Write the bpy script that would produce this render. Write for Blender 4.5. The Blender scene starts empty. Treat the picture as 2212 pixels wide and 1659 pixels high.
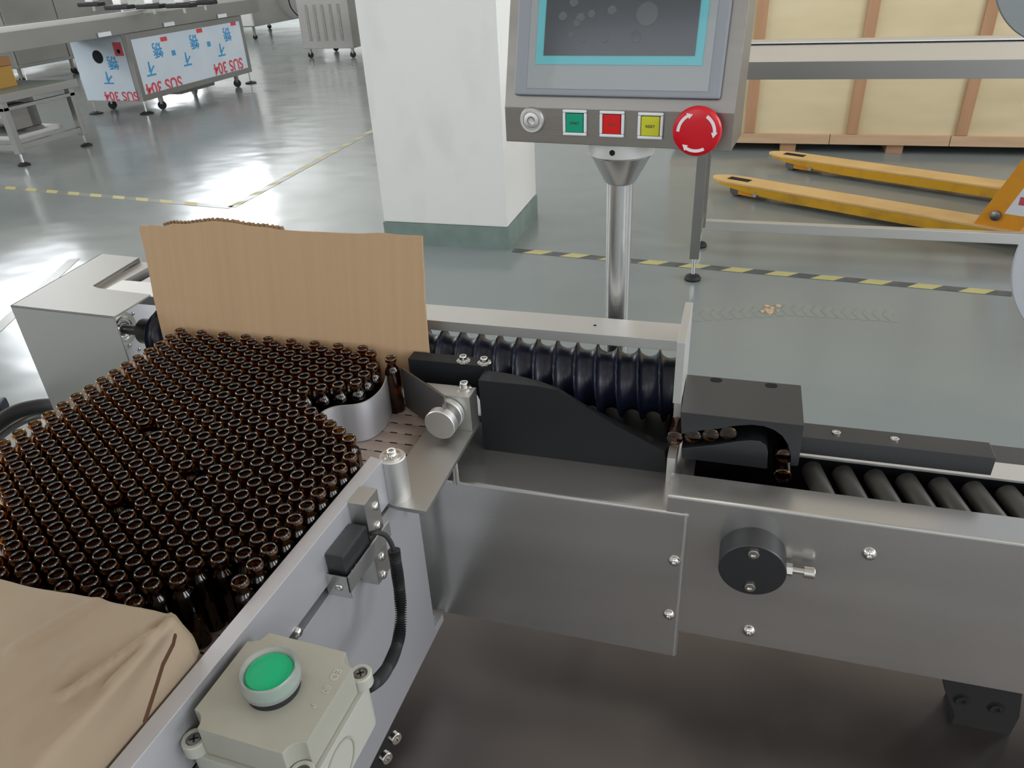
import bpy, bmesh, math, random
from mathutils import Vector, Matrix
random.seed(7)
PI = math.pi
scene = bpy.context.scene
COL = scene.collection

# ---------------------------------------------------------------- camera
F_PX = 1626.36; PPX, PPY = 1106.0, 829.5
YAW, PITCH, ROLL = -0.306045, 0.527935, 0.0533174
CAM = Vector((0, 0, 1.3))
_f = Vector((math.sin(YAW)*math.cos(PITCH), math.cos(YAW)*math.cos(PITCH), -math.sin(PITCH)))
_r = Vector((math.cos(YAW), -math.sin(YAW), 0)); _d = _f.cross(_r)
RIGHT = math.cos(ROLL)*_r + math.sin(ROLL)*_d
DOWN = -math.sin(ROLL)*_r + math.cos(ROLL)*_d
cam_d = bpy.data.cameras.new('camera'); cam = bpy.data.objects.new('camera', cam_d); COL.objects.link(cam)
cam_d.sensor_width = 36; cam_d.lens = 36*F_PX/2212; cam_d.clip_start = 0.02; cam_d.clip_end = 200
mw = Matrix((RIGHT, -DOWN, -_f)).transposed().to_4x4(); mw.translation = CAM
cam.matrix_world = mw
scene.camera = cam

# ---------------------------------------------------------------- light, world, exposure
scene.view_settings.view_transform = 'Standard'; scene.view_settings.look = 'None'
scene.view_settings.gamma = 1; scene.view_settings.use_curve_mapping = False
scene.view_settings.exposure = -0.50
scene.cycles.max_bounces = 12; scene.cycles.transmission_bounces = 10; scene.cycles.transparent_max_bounces = 8
scene.cycles.glossy_bounces = 6; scene.cycles.diffuse_bounces = 4
scene.cycles.caustics_reflective = False; scene.cycles.caustics_refractive = True
scene.cycles.blur_glossy = 0.6; scene.cycles.sample_clamp_indirect = 6
w = bpy.data.worlds.new('sky'); scene.world = w; w.use_nodes = True
bg = w.node_tree.nodes['Background']; bg.inputs[0].default_value = (0.80, 0.88, 1.0, 1); bg.inputs[1].default_value = 1.0
HX0, HX1, HY0, HY1, HZ = -13.0, 7.0, -7.0, 19.0, 6.5          # the hall
def window_light(name, loc, rot, sx, sy, power, col=(0.93, 0.965, 1.0)):
    l = bpy.data.lights.new(name, 'AREA'); l.shape = 'RECTANGLE'; l.size = sx; l.size_y = sy; l.energy = power; l.color = col
    o = bpy.data.objects.new(name, l); COL.objects.link(o); o.location = loc; o.rotation_euler = rot
    return o
WINDOWS = []   # (side, centre along the wall, width, z0, z1, power per m2)
WINDOWS.append(('back', -7.6, 2.4, 2.9, 5.9, 20))
for c, wd, q0, q1 in ((-3.0, 3.0, 2.9, 5.9), (2.0, 3.0, 2.9, 5.9), (10.6, 2.0, 2.5, 5.9), (17.0, 3.4, 3.2, 5.9), (16.4, 2.4, 0.9, 1.9), (11.4, 2.0, 0.9, 1.7)): WINDOWS.append(('left', c, wd, q0, q1, 54))
for c in (-9.0, -3.0, 3.0): WINDOWS.append(('front', c, 2.6, 2.0, 5.2, 10))
for c in (-4.0, 1.0, 6.0, 11.0): WINDOWS.append(('right', c, 3.0, 1.6, 5.4, 30))
for side, c, wd, z0, z1, pw in WINDOWS:
    zc = (z0+z1)/2; P = pw*wd*(z1-z0)
    if side == 'back': window_light('window_daylight', (c, HY1-0.03, zc), (-PI/2, 0, 0), wd, z1-z0, P)
    if side == 'front': window_light('window_daylight', (c, HY0+0.03, zc), (PI/2, 0, 0), wd, z1-z0, P)
    if side == 'left': window_light('window_daylight', (HX0+0.03, c, zc), (PI/2, 0, -PI/2), wd, z1-z0, P)
    if side == 'right': window_light('window_daylight', (HX1-0.03, c, zc), (PI/2, 0, PI/2), wd, z1-z0, P)

for lx in (-9.0, -4.5, 0.0, 4.5):
    for ly in (-3.0, 3.0, 9.0, 15.0):
        window_light('ceiling_lamp', (lx, ly, HZ-0.06), (0, 0, 0), 0.3, 2.4, 17, (1.0, 0.96, 0.91))

# ---------------------------------------------------------------- pixel -> point on a real plane
def ray(px, py): return _f + RIGHT*((px-PPX)/F_PX) + DOWN*((py-PPY)/F_PX)
def at(px, py, **k):
    (a, v), = k.items(); i = 'xyz'.index(a); d = ray(px, py)
    return CAM + d*((v-CAM[i])/d[i])
def atp(px, py, P, n):
    d = ray(px, py); return CAM + d*((Vector(P)-CAM).dot(n)/d.dot(n))

# ---------------------------------------------------------------- materials
def mat(name, col, metal=0.0, rough=0.5, spec=0.5, noise=None, bump=None, rvar=None, coat=0.0, emit=None, trans=0.0, ior=1.45, alpha=1.0):
    """noise=(scale xyz, colour2, lo, hi)  bump=(scale xyz, strength, distance)  rvar=(scale xyz, r0, r1)"""
    m = bpy.data.materials.new(name); m.use_nodes = True; nt = m.node_tree; b = nt.nodes['Principled BSDF']
    b.inputs['Base Color'].default_value = (*col, 1); b.inputs['Metallic'].default_value = metal
    b.inputs['Roughness'].default_value = rough; b.inputs['Specular IOR Level'].default_value = spec
    b.inputs['IOR'].default_value = ior; b.inputs['Transmission Weight'].default_value = trans
    b.inputs['Coat Weight'].default_value = coat; b.inputs['Alpha'].default_value = alpha
    if emit: b.inputs['Emission Color'].default_value = (*emit[0], 1); b.inputs['Emission Strength'].default_value = emit[1]
    def ntex(scale, detail=2):
        tc = nt.nodes.new('ShaderNodeTexCoord'); mp = nt.nodes.new('ShaderNodeMapping'); t = nt.nodes.new('ShaderNodeTexNoise')
        nt.links.new(tc.outputs['Object'], mp.inputs[0]); nt.links.new(mp.outputs[0], t.inputs['Vector'])
        mp.inputs['Scale'].default_value = scale; t.inputs['Scale'].default_value = 1; t.inputs['Detail'].default_value = detail
        return t.outputs[0]
    if noise:
        r = nt.nodes.new('ShaderNodeValToRGB'); nt.links.new(ntex(noise[0]), r.inputs[0])
        r.color_ramp.elements[0].color = (*col, 1); r.color_ramp.elements[1].color = (*noise[1], 1)
        r.color_ramp.elements[0].position = noise[2]; r.color_ramp.elements[1].position = noise[3]
        nt.links.new(r.outputs[0], b.inputs['Base Color'])
    if rvar:
        mr = nt.nodes.new('ShaderNodeMapRange'); nt.links.new(ntex(rvar[0]), mr.inputs[0])
        mr.inputs[1].default_value = 0.1; mr.inputs[2].default_value = 0.9; mr.inputs[3].default_value = rvar[1]; mr.inputs[4].default_value = rvar[2]
        nt.links.new(mr.outputs[0], b.inputs['Roughness'])
    if bump:
        bp = nt.nodes.new('ShaderNodeBump'); bp.inputs['Strength'].default_value = bump[1]; bp.inputs['Distance'].default_value = bump[2]
        nt.links.new(ntex(bump[0], 1), bp.inputs['Height']); nt.links.new(bp.outputs[0], b.inputs['Normal'])
    return m
M = {}
M['floor'] = mat('epoxy_floor', (0.205, 0.24, 0.246), rough=0.3, spec=0.5, noise=((0.7, 0.7, 0.7), (0.25, 0.285, 0.288), 0.15, 0.85), bump=((3.2, 4.2, 1), 0.22, 0.02), rvar=((1.6, 1.6, 1), 0.12, 0.27))
M['wall'] = mat('white_wall', (0.78, 0.79, 0.77), rough=0.8, noise=((1.5, 1.5, 1.5), (0.72, 0.73, 0.71), 0.35, 0.7))
M['ceiling'] = mat('ceiling_paint', (0.60, 0.515, 0.43), rough=0.9)
M['plaster'] = mat('column_plaster', (0.74, 0.745, 0.73), rough=0.75, noise=((6, 6, 3), (0.67, 0.67, 0.65), 0.55, 0.8), bump=((30, 30, 30), 0.15, 0.004))
M['skirt'] = mat('green_skirting_paint', (0.165, 0.225, 0.205), rough=0.45, noise=((8, 8, 8), (0.21, 0.27, 0.25), 0.4, 0.7))
M['tape_y'] = mat('yellow_tape', (0.52, 0.48, 0.21), rough=0.5, noise=((9, 9, 9), (0.48, 0.44, 0.2), 0.45, 0.75))
M['tape_k'] = mat('black_tape', (0.07, 0.08, 0.085), rough=0.45, noise=((9, 9, 9), (0.14, 0.15, 0.15), 0.45, 0.75))
M['tape_worn'] = mat('worn_tape', (0.27, 0.275, 0.245), rough=0.3, noise=((6, 6, 6), (0.22, 0.24, 0.23), 0.4, 0.65))
M['steel'] = mat('brushed_steel', (0.61, 0.61, 0.60), 0.86, 0.25, bump=((3, 60, 400), 0.05, 0.001), noise=((1.5, 3, 12), (0.52, 0.52, 0.51), 0.35, 0.7))
M['steel_dk'] = mat('steel_console', (0.29, 0.272, 0.252), 1, 0.40, noise=((3, 3, 30), (0.25, 0.235, 0.22), 0.35, 0.7), bump=((6, 6, 500), 0.04, 0.001))
M['steel_bk'] = mat('far_steel', (0.38, 0.37, 0.355), 1, 0.38, noise=((1, 1, 2), (0.31, 0.30, 0.285), 0.35, 0.7))
M['alu'] = mat('anodised_aluminium', (0.50, 0.495, 0.48), 1, 0.42, bump=((200, 200, 200), 0.06, 0.0006))
M['alu_rail'] = mat('rail_aluminium', (0.56, 0.565, 0.60), 0.65, 0.46, bump=((180, 180, 180), 0.05, 0.0006))
M['alu_lt'] = mat('pale_aluminium', (0.66, 0.655, 0.64), 1, 0.5)
M['chrome'] = mat('polished_screw_steel', (0.66, 0.65, 0.63), 1, 0.16)
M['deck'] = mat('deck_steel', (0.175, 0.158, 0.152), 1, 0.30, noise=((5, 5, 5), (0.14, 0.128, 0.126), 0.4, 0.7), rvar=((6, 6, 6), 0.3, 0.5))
M['black_pl'] = mat('black_polymer', (0.014, 0.0155, 0.0185), rough=0.38, spec=1.0, bump=((300, 300, 300), 0.05, 0.0004))
M['cover'] = mat('housing_sheet', (0.37, 0.37, 0.35), 0.5, 0.45)
M['black_mt'] = mat('matt_black_polymer', (0.010, 0.011, 0.013), rough=0.5, spec=0.4)
M['navy'] = mat('dark_blue_screw_polymer', (0.007, 0.009, 0.022), rough=0.34, spec=0.5)
M['rubber'] = mat('black_rubber', (0.015, 0.016, 0.018), rough=0.6)
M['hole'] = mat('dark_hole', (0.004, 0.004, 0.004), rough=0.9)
M['gunmetal'] = mat('dark_shaft_steel', (0.20, 0.195, 0.19), 1, 0.35)
M['roller'] = mat('roller_polymer', (0.075, 0.072, 0.066), rough=0.42)
M['card'] = mat('cardboard', (0.43, 0.29, 0.17), rough=0.85, noise=((120, 5, 2), (0.405, 0.27, 0.157), 0.3, 0.75), bump=((150, 2, 1), 0.10, 0.0010))
M['card_edge'] = mat('cardboard_flutes', (0.24, 0.155, 0.09), rough=0.9)
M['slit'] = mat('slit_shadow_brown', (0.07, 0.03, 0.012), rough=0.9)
M['kraft'] = mat('kraft_paper', (0.30, 0.235, 0.165), rough=0.6, spec=0.35, noise=((7, 9, 5), (0.25, 0.19, 0.13), 0.3, 0.75), bump=((16, 7, 9), 0.35, 0.006))
M['belt'] = mat('belt_polymer', (0.39, 0.315, 0.285), rough=0.5, noise=((60, 60, 60), (0.33, 0.27, 0.245), 0.4, 0.75))
M['box_plastic'] = mat('cream_grey_plastic', (0.33, 0.325, 0.275), rough=0.42, bump=((250, 250, 250), 0.06, 0.0005))
M['box_base'] = mat('cream_grey_plastic_base', (0.40, 0.40, 0.355), rough=0.45)
M['green_lens'] = mat('green_lens', (0.0, 0.36, 0.155), rough=0.35, spec=0.5)
M['clear'] = mat('clear_silicone', (0.75, 0.78, 0.76), rough=0.25, trans=0.75, ior=1.3)
M['white_ring'] = mat('white_plastic', (0.72, 0.74, 0.76), rough=0.3)
M['btn_g'] = mat('green_button', (0.0, 0.30, 0.175), rough=0.35)
M['btn_r'] = mat('red_button', (0.62, 0.004, 0.006), rough=0.35)
M['btn_y'] = mat('yellow_button', (0.56, 0.56, 0.03), rough=0.35)
M['btn_txt'] = mat('button_lettering', (0.05, 0.07, 0.03), rough=0.5)
M['estop'] = mat('emergency_red', (0.55, 0.004, 0.014), rough=0.28)
M['white_pr'] = mat('white_print', (0.80, 0.72, 0.74), rough=0.5)
M['bezel'] = mat('grey_bezel', (0.245, 0.262, 0.30), rough=0.4)
M['bezel_in'] = mat('grey_bezel_inner', (0.27, 0.29, 0.30), rough=0.3, coat=0.3)
M['teal'] = mat('teal_frame', (0.10, 0.40, 0.45), rough=0.3, coat=0.3)
M['screen'] = mat('dark_screen', (0.045, 0.052, 0.062), rough=0.12, spec=0.6)
M['bubble'] = mat('screen_dust_spot', (0.085, 0.095, 0.105), rough=0.25)
M['ply'] = mat('plywood', (0.72, 0.62, 0.41), rough=0.75, noise=((2, 2, 7), (0.64, 0.54, 0.34), 0.35, 0.75))
M['batten'] = mat('pine_batten', (0.50, 0.29, 0.17), rough=0.75, noise=((14, 14, 2), (0.42, 0.235, 0.13), 0.35, 0.7))
M['plank'] = mat('pine_plank', (0.62, 0.43, 0.28), rough=0.75, noise=((2, 14, 14), (0.50, 0.33, 0.20), 0.4, 0.75))
M['truck_y'] = mat('yellow_paint', (0.68, 0.36, 0.02), rough=0.4, noise=((9, 9, 9), (0.50, 0.27, 0.04), 0.5, 0.75))
M['truck_top'] = mat('sheen_pale_yellow', (0.72, 0.48, 0.20), rough=0.45, noise=((6, 6, 6), (0.62, 0.40, 0.16), 0.4, 0.7))  # reflected light on the fork tops painted in as a paler yellow
M['truck_o'] = mat('orange_paint', (0.74, 0.31, 0.02), rough=0.4, noise=((9, 9, 9), (0.62, 0.25, 0.05), 0.5, 0.75))
M['label_w'] = mat('white_label', (0.75, 0.76, 0.80), rough=0.4)
M['label_r'] = mat('red_print', (0.55, 0.08, 0.10), rough=0.5)
M['label_b'] = mat('blue_print', (0.10, 0.25, 0.50), rough=0.5)
M['film'] = mat('blue_white_film', (0.58, 0.66, 0.74), rough=0.3, noise=((3, 3, 3), (0.64, 0.70, 0.76), 0.4, 0.7), bump=((10, 10, 6), 0.1, 0.005))
M['film_b'] = mat('film_blue_ink', (0.06, 0.31, 0.60), rough=0.4)
M['film_r'] = mat('film_red_ink', (0.62, 0.07, 0.09), rough=0.4)
M['cab_box'] = mat('ochre_carton', (0.40, 0.235, 0.05), rough=0.7)
M['cab_box_top'] = mat('brown_carton', (0.30, 0.16, 0.06), rough=0.7)
M['glass_pane'] = mat('window_glass', (0.9, 0.95, 1.0), rough=0.02, trans=1.0, ior=1.02)
M['green_belt'] = mat('grey_green_belt', (0.16, 0.20, 0.185), rough=0.4)
M['navy_pl'] = mat('navy_plastic', (0.02, 0.025, 0.06), rough=0.4)
M['disc'] = mat('pale_disc', (0.50, 0.52, 0.56), rough=0.4, metal=0.3)
M['disc_dk'] = mat('grey_disc', (0.26, 0.28, 0.29), rough=0.4, metal=0.3)
M['tyre_mark'] = mat('tyre_print', (0.232, 0.27, 0.262), rough=0.32, spec=0.6)
# amber glass
m = bpy.data.materials.new('amber_glass'); m.use_nodes = True; nt = m.node_tree
b = nt.nodes['Principled BSDF']; b.inputs['Base Color'].default_value = (0.28, 0.105, 0.013, 1); b.inputs['Transmission Weight'].default_value = 1.0
b.inputs['Roughness'].default_value = 0.03; b.inputs['IOR'].default_value = 1.56
M['amber'] = m

# ---------------------------------------------------------------- mesh helpers
class MB:
    def __init__(s): s.bm = bmesh.new()
    def _tf(s, vs, T):
        if T is not None: bmesh.ops.transform(s.bm, matrix=T, verts=vs)
    def box(s, x0, x1, y0, y1, z0, z1, bev=0.0, T=None):
        r = bmesh.ops.create_cube(s.bm, size=1); vs = r['verts']
        for v in vs:
            v.co = Vector((x0 if v.co.x < 0 else x1, y0 if v.co.y < 0 else y1, z0 if v.co.z < 0 else z1))
        es = list({e for v in vs for e in v.link_edges})
        if bev:
            rr = bmesh.ops.bevel(s.bm, geom=es, offset=bev, segments=2, affect='EDGES', profile=0.5)
            vs = list({v for f in rr['faces'] for v in f.verts})
        s._tf(vs, T); return s
    def poly(s, pts, vec, bev=0.0):
        """closed outline of 3-D points pushed along vec"""
        vec = Vector(vec); a = [s.bm.verts.new(Vector(p)) for p in pts]; c = [s.bm.verts.new(Vector(p)+vec) for p in pts]
        n = len(a); fs = [s.bm.faces.new(a), s.bm.faces.new(c[::-1])]
        for i in range(n):
            j = (i+1) % n; fs.append(s.bm.faces.new((a[j], a[i], c[i], c[j])))
        bmesh.ops.recalc_face_normals(s.bm, faces=fs)
        if bev:
            es = list({e for f in fs for e in f.edges})
            bmesh.ops.bevel(s.bm, geom=es, offset=bev, segments=2, affect='EDGES', profile=0.5)
        return s
    def lathe(s, prof, o=(0, 0, 0), ax=(0, 0, 1), n=24, close=False):
        """prof = (radius, height) list turned about ax through o"""
        ax = Vector(ax).normalized(); q = ax.to_track_quat('Z', 'Y').to_matrix(); o = Vector(o); rings = []
        for r, h in prof:
            if r < 1e-7: rings.append([s.bm.verts.new(o+q@Vector((0, 0, h)))])
            else: rings.append([s.bm.verts.new(o+q@Vector((r*math.cos(2*PI*k/n), r*math.sin(2*PI*k/n), h))) for k in range(n)])
        fs = []
        pairs = list(zip(rings, rings[1:]))
        if close: pairs.append((rings[-1], rings[0]))
        for a, c in pairs:
            for k in range(n):
                l = (k+1) % n
                if len(a) == 1 and len(c) == 1: break
                if len(a) == 1: fs.append(s.bm.faces.new((a[0], c[k], c[l])))
                elif len(c) == 1: fs.append(s.bm.faces.new((a[k], a[l], c[0])))
                else: fs.append(s.bm.faces.new((a[k], a[l], c[l], c[k])))
        bmesh.ops.recalc_face_normals(s.bm, faces=fs); return s
    def cyl(s, p0, p1, r, n=20, r2=None, bev=0.0):
        p0 = Vector(p0); p1 = Vector(p1); L = (p1-p0).length; r2 = r if r2 is None else r2
        if bev: pr = [(0, 0), (r-bev, 0), (r, bev), (r2, L-bev), (r2-bev, L), (0, L)]
        else: pr = [(0, 0), (r, 0), (r2, L), (0, L)]
        return s.lathe(pr, p0, p1-p0, n)
    def tube(s, pts, r, n=10):
        pts = [Vector(p) for p in pts]; rings = []; up = Vector((0.3, 0.2, 1)).normalized()
        for i, p in enumerate(pts):
            t = (pts[min(i+1, len(pts)-1)]-pts[max(i-1, 0)]).normalized()
            a = t.cross(up).normalized(); c = t.cross(a).normalized()
            rr = r[i] if isinstance(r, (list, tuple)) else r
            rings.append([s.bm.verts.new(p+a*rr*math.cos(2*PI*k/n)+c*rr*math.sin(2*PI*k/n)) for k in range(n)])
        fs = [s.bm.faces.new(rings[0]), s.bm.faces.new(rings[-1][::-1])]
        for a, c in zip(rings, rings[1:]):
            for k in range(n): fs.append(s.bm.faces.new((a[k], a[(k+1) % n], c[(k+1) % n], c[k])))
        bmesh.ops.recalc_face_normals(s.bm, faces=fs); return s
    def strip(s, pts, z0, z1, th):
        """upright curved sheet following a plan path"""
        pts = [Vector((p[0], p[1], 0)) for p in pts]; L = []; R = []
        for i, p in enumerate(pts):
            t = (pts[min(i+1, len(pts)-1)]-pts[max(i-1, 0)]).normalized(); nn = Vector((-t.y, t.x, 0))*th/2
            L.append(p+nn); R.append(p-nn)
        ring = lambda k: [s.bm.verts.new((L[k].x, L[k].y, z0)), s.bm.verts.new((L[k].x, L[k].y, z1)), s.bm.verts.new((R[k].x, R[k].y, z1)), s.bm.verts.new((R[k].x, R[k].y, z0))]
        rs = [ring(k) for k in range(len(pts))]; fs = [s.bm.faces.new(rs[0]), s.bm.faces.new(rs[-1][::-1])]
        for a, c in zip(rs, rs[1:]):
            for k in range(4): fs.append(s.bm.faces.new((a[k], a[(k+1) % 4], c[(k+1) % 4], c[k])))
        bmesh.ops.recalc_face_normals(s.bm, faces=fs); return s
    def mesh(s, name, sharp=35):
        for f in s.bm.faces: f.smooth = True
        for e in s.bm.edges:
            if len(e.link_faces) == 2 and e.calc_face_angle(0) > math.radians(sharp): e.smooth = False
        me = bpy.data.meshes.new(name); s.bm.to_mesh(me); s.bm.free(); return me
def obj(name, mb, material, parent=None, label=None, sharp=35, kind=None):
    me = mb.mesh(name, sharp); me.materials.append(M[material])
    o = bpy.data.objects.new(name, me); COL.objects.link(o)
    if len(me.polygons) < 2500:
        wn = o.modifiers.new('normals', 'WEIGHTED_NORMAL'); wn.keep_sharp = True; wn.weight = 100
    if parent: place(o, parent)
    if label: o['label'] = label
    if kind: o['kind'] = kind
    return o
def place(o, parent):
    o.parent = parent; r = parent
    o.matrix_parent_inverse = WM[parent.name].inverted() if parent.name in WM else Matrix()
    WM[o.name] = Matrix()
WM = {}
def thing(name, label, cat, loc=(0, 0, 0), group=None):
    o = bpy.data.objects.new(name, None); COL.objects.link(o); o.location = loc; o['label'] = label; o['category'] = cat
    WM[o.name] = Matrix.Translation(loc)
    if group: o['group'] = group
    return o
def tag(o, label, cat, group=None):
    o['label'] = label; o['category'] = cat
    if group: o['group'] = group
    return o
def struct(name, mb, material, parent=None):
    o = obj(name, mb, material, parent)
    if not parent: o['kind'] = 'structure'
    return o
def text_mesh(body, size, T, material, name='lettering', parent=None, th=0.0004, xs=1.0):
    cu = bpy.data.curves.new(name, 'FONT'); cu.body = body; cu.size = size; cu.align_x = 'CENTER'; cu.align_y = 'CENTER'; cu.extrude = th/2; cu.offset = size*0.018
    t = bpy.data.objects.new(name+'_src', cu); COL.objects.link(t)
    dg = bpy.context.evaluated_depsgraph_get(); me = bpy.data.meshes.new_from_object(t.evaluated_get(dg))
    bpy.data.objects.remove(t); bpy.data.curves.remove(cu)
    me.transform(T @ Matrix.Diagonal((xs, 1, 1, 1))); me.materials.clear(); me.materials.append(M[material]); me.name = name
    o = bpy.data.objects.new(name, me); COL.objects.link(o)
    if parent: place(o, parent)
    return o
def frame(o, u, v):
    u = Vector(u).normalized(); v = Vector(v).normalized(); n = u.cross(v)
    T = Matrix((u, v, n)).transposed().to_4x4(); T.translation = Vector(o); return T
def screw_head(p, n, r=0.006, h=0.0035, parent=None, name='screw', button=True):
    """domed socket screw with a hex recess"""
    p = Vector(p); n = Vector(n).normalized(); a = MB()
    if button: a.lathe([(0, 0), (r, 0), (r, h*0.25), (r*0.85, h*0.7), (r*0.5, h), (r*0.42, h), (r*0.38, h*0.45), (0, h*0.45)], p, n, 18)
    else: a.lathe([(0, 0), (r, 0), (r, h*0.85), (r*0.88, h), (r*0.5, h), (r*0.48, h*0.4), (0, h*0.4)], p, n, 18)
    return obj(name, a, 'chrome', parent)
def washer_bolt(p, parent, rw=0.0075, rb=0.0042, h=0.0085):
    h *= 0.72; rb *= 1.08
    p = Vector(p); o = obj('washer', MB().lathe([(rb*0.8, 0), (rw, 0), (rw, 0.0012), (rb*1.1, 0.0022), (rb*0.8, 0.0022)], p, (0, 0, 1), 22, close=True), 'chrome', parent)
    a = MB().lathe([(0, 0.0015), (rb, 0.0015), (rb, h*0.9), (rb*0.9, h), (rb*0.55, h), (rb*0.5, h*0.6), (0, h*0.6)], p, (0, 0, 1), 18)
    obj('bolt', a, 'chrome', parent)

# ================================================================ the hall
struct('floor', MB().box(HX0, HX1, HY0, HY1, -0.2, 0), 'floor')
struct('ceiling', MB().box(HX0, HX1, HY0, HY1, HZ, HZ+0.2), 'ceiling')
def wall(name, side):
    """a wall pierced by its windows: every cell of the grid of window edges that no window covers is built"""
    a = MB(); ws = [(c-wd/2, c+wd/2, z0, z1) for s, c, wd, z0, z1, p in WINDOWS if s == side]; t = 0.3
    lo, hi = (HX0-t, HX1+t) if side in ('back', 'front') else (HY0, HY1)
    U = sorted({lo, hi, *[w[0] for w in ws], *[w[1] for w in ws]}); Z = sorted({0, HZ, *[w[2] for w in ws], *[w[3] for w in ws]})
    for u0, u1 in zip(U, U[1:]):
        for z0, z1 in zip(Z, Z[1:]):
            um, zm = (u0+u1)/2, (z0+z1)/2
            if any(w[0] < um < w[1] and w[2] < zm < w[3] for w in ws): continue
            if side == 'back': a.box(u0, u1, HY1, HY1+t, z0, z1)
            elif side == 'front': a.box(u0, u1, HY0-t, HY0, z0, z1)
            elif side == 'left': a.box(HX0-t, HX0, u0, u1, z0, z1)
            else: a.box(HX1, HX1+t, u0, u1, z0, z1)
    return struct(name, a, 'wall')
for s in ('back', 'front', 'left', 'right'): wall('wall_'+s, s)
for i, (s, c, wd, z0, z1, p) in enumerate(WINDOWS):
    a = MB(); u0, u1 = c-wd/2, c+wd/2; off = 0.16
    def bar(x0, x1, q0, q1, A, th=0.05, d=None):
        d = off if d is None else d
        if s == 'back': A.box(x0, x1, HY1+d, HY1+d+th, q0, q1)
        elif s == 'front': A.box(x0, x1, HY0-d-th, HY0-d, q0, q1)
        elif s == 'left': A.box(HX0-d-th, HX0-d, x0, x1, q0, q1)
        else: A.box(HX1+d, HX1+d+th, x0, x1, q0, q1)
    for (x0, x1, q0, q1) in ((u0, u1, z0, z0+.06), (u0, u1, z1-.06, z1), (u0, u0+.06, z0, z1), (u1-.06, u1, z0, z1), (c-.03, c+.03, z0, z1), (u0, u1, z1-.95, z1-.89)):
        bar(x0, x1, q0, q1, a)
    wo = struct('window_%d' % (i+1), a, 'alu_lt')
    pn = MB(); bar(u0+.06, u1-.06, z0+.06, z1-.06, pn, 0.006, off+.022); obj('pane', pn, 'glass_pane', wo)

# column with painted skirting
c0 = at(1099, 540, z=0); cx0 = -1.704; cx1 = c0.x; cy0 = c0.y; cy1 = cy0+0.56
zs = at(1096, 492, y=cy0).z
a = MB().box(cx0, cx1, cy0, cy1, zs, HZ, bev=0.008); colm = struct('column', a, 'plaster'); colm['kind'] = 'structure'
a = MB().box(cx0-.004, cx1+.004, cy0-.004, cy1+.004, 0, zs)
obj('skirting', a, 'skirt', colm)

# striped floor tape
def tape(p0, p1, wd, per, name, label, skew=0.6, base='tape_k', lit='tape_y', z=0.0015, frac=0.5):
    p0 = Vector((p0.x, p0.y, 0)); p1 = Vector((p1.x, p1.y, 0)); u = (p1-p0).normalized(); v = Vector((-u.y, u.x, 0)); L = (p1-p0).length
    a = MB().poly([p0-v*wd/2, p1-v*wd/2, p1+v*wd/2, p0+v*wd/2], (0, 0, z))
    t = tag(obj(name, a, base), label, 'floor tape')
    s = per*0.3; b = MB(); zz = Vector((0, 0, z))
    while s < L-per*frac-wd*skew:
        b.poly([p0+u*s-v*wd/2+zz, p0+u*(s+per*frac)-v*wd/2+zz, p0+u*(s+per*frac-wd*skew)+v*wd/2+zz, p0+u*(s-wd*skew)+v*wd/2+zz], (0, 0, 0.0006)); s += per
    obj('yellow_stripe', b, lit, t, kind='stuff'); return t
tA = at(1109, 541, z=0); tB = at(2200, 637, z=0); tB = tA+(tB-tA)*1.6
tape(tA, tB, 0.052, 0.188, 'hazard_tape', 'black and yellow striped floor tape running from the foot of the column to the right', -0.9)
tC = at(500, 448, z=0)
tape(at(-120, 394, z=0), tC, 0.055, 0.20, 'hazard_tape', 'faded yellow striped floor tape crossing the floor left of the column', 0.9, base='tape_worn')
tape(tC, tC+(at(800, 285, z=0)-tC)*1.9, 0.055, 0.22, 'hazard_tape', 'worn floor tape running back to the far machines from the faded tape corner', 0.9, base='tape_worn', frac=0.35)
tape(at(-60, 760, z=0), at(160, 560, z=0), 0.055, 3.0, 'hazard_tape', 'worn pale tape on the floor beside the grey drive housing', 0.9, base='tape_worn', lit='tape_worn')

# tyre prints and debris on the floor
b = MB()
for i in range(20):
    p = at(1490+i*22, 668+abs(i-9)*1.3, z=0)+Vector((0, 0, 0.0004))
    for sgn in (-1, 1):
        b.poly([p+Vector((0, 0, 0)), p+Vector((0.028, 0, 0)), p+Vector((0.048, sgn*0.055, 0)), p+Vector((0.020, sgn*0.055, 0))], (0, 0, 0.0003))
tag(obj('tyre_print', b, 'tyre_mark', kind='stuff'), 'faint chevron tyre print on the floor behind the control panel post', 'tyre print')
b = MB(); rr = random.Random(3)
for i in range(16):
    p = at(1655+rr.gauss(6, 12), 668+rr.gauss(4, 5), z=0); q = 0.004+rr.random()*0.008
    b.poly([p+Vector((math.cos(k*1.26)*q*(0.6+rr.random()*.6), math.sin(k*1.26)*q*(.6+rr.random()*.6), 0)) for k in range(5)], (0, 0, 0.002+rr.random()*.004))
tag(obj('wood_crumbs', b, 'plank', kind='stuff'), 'small pile of pale wood crumbs lying on the floor', 'crumbs')

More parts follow.
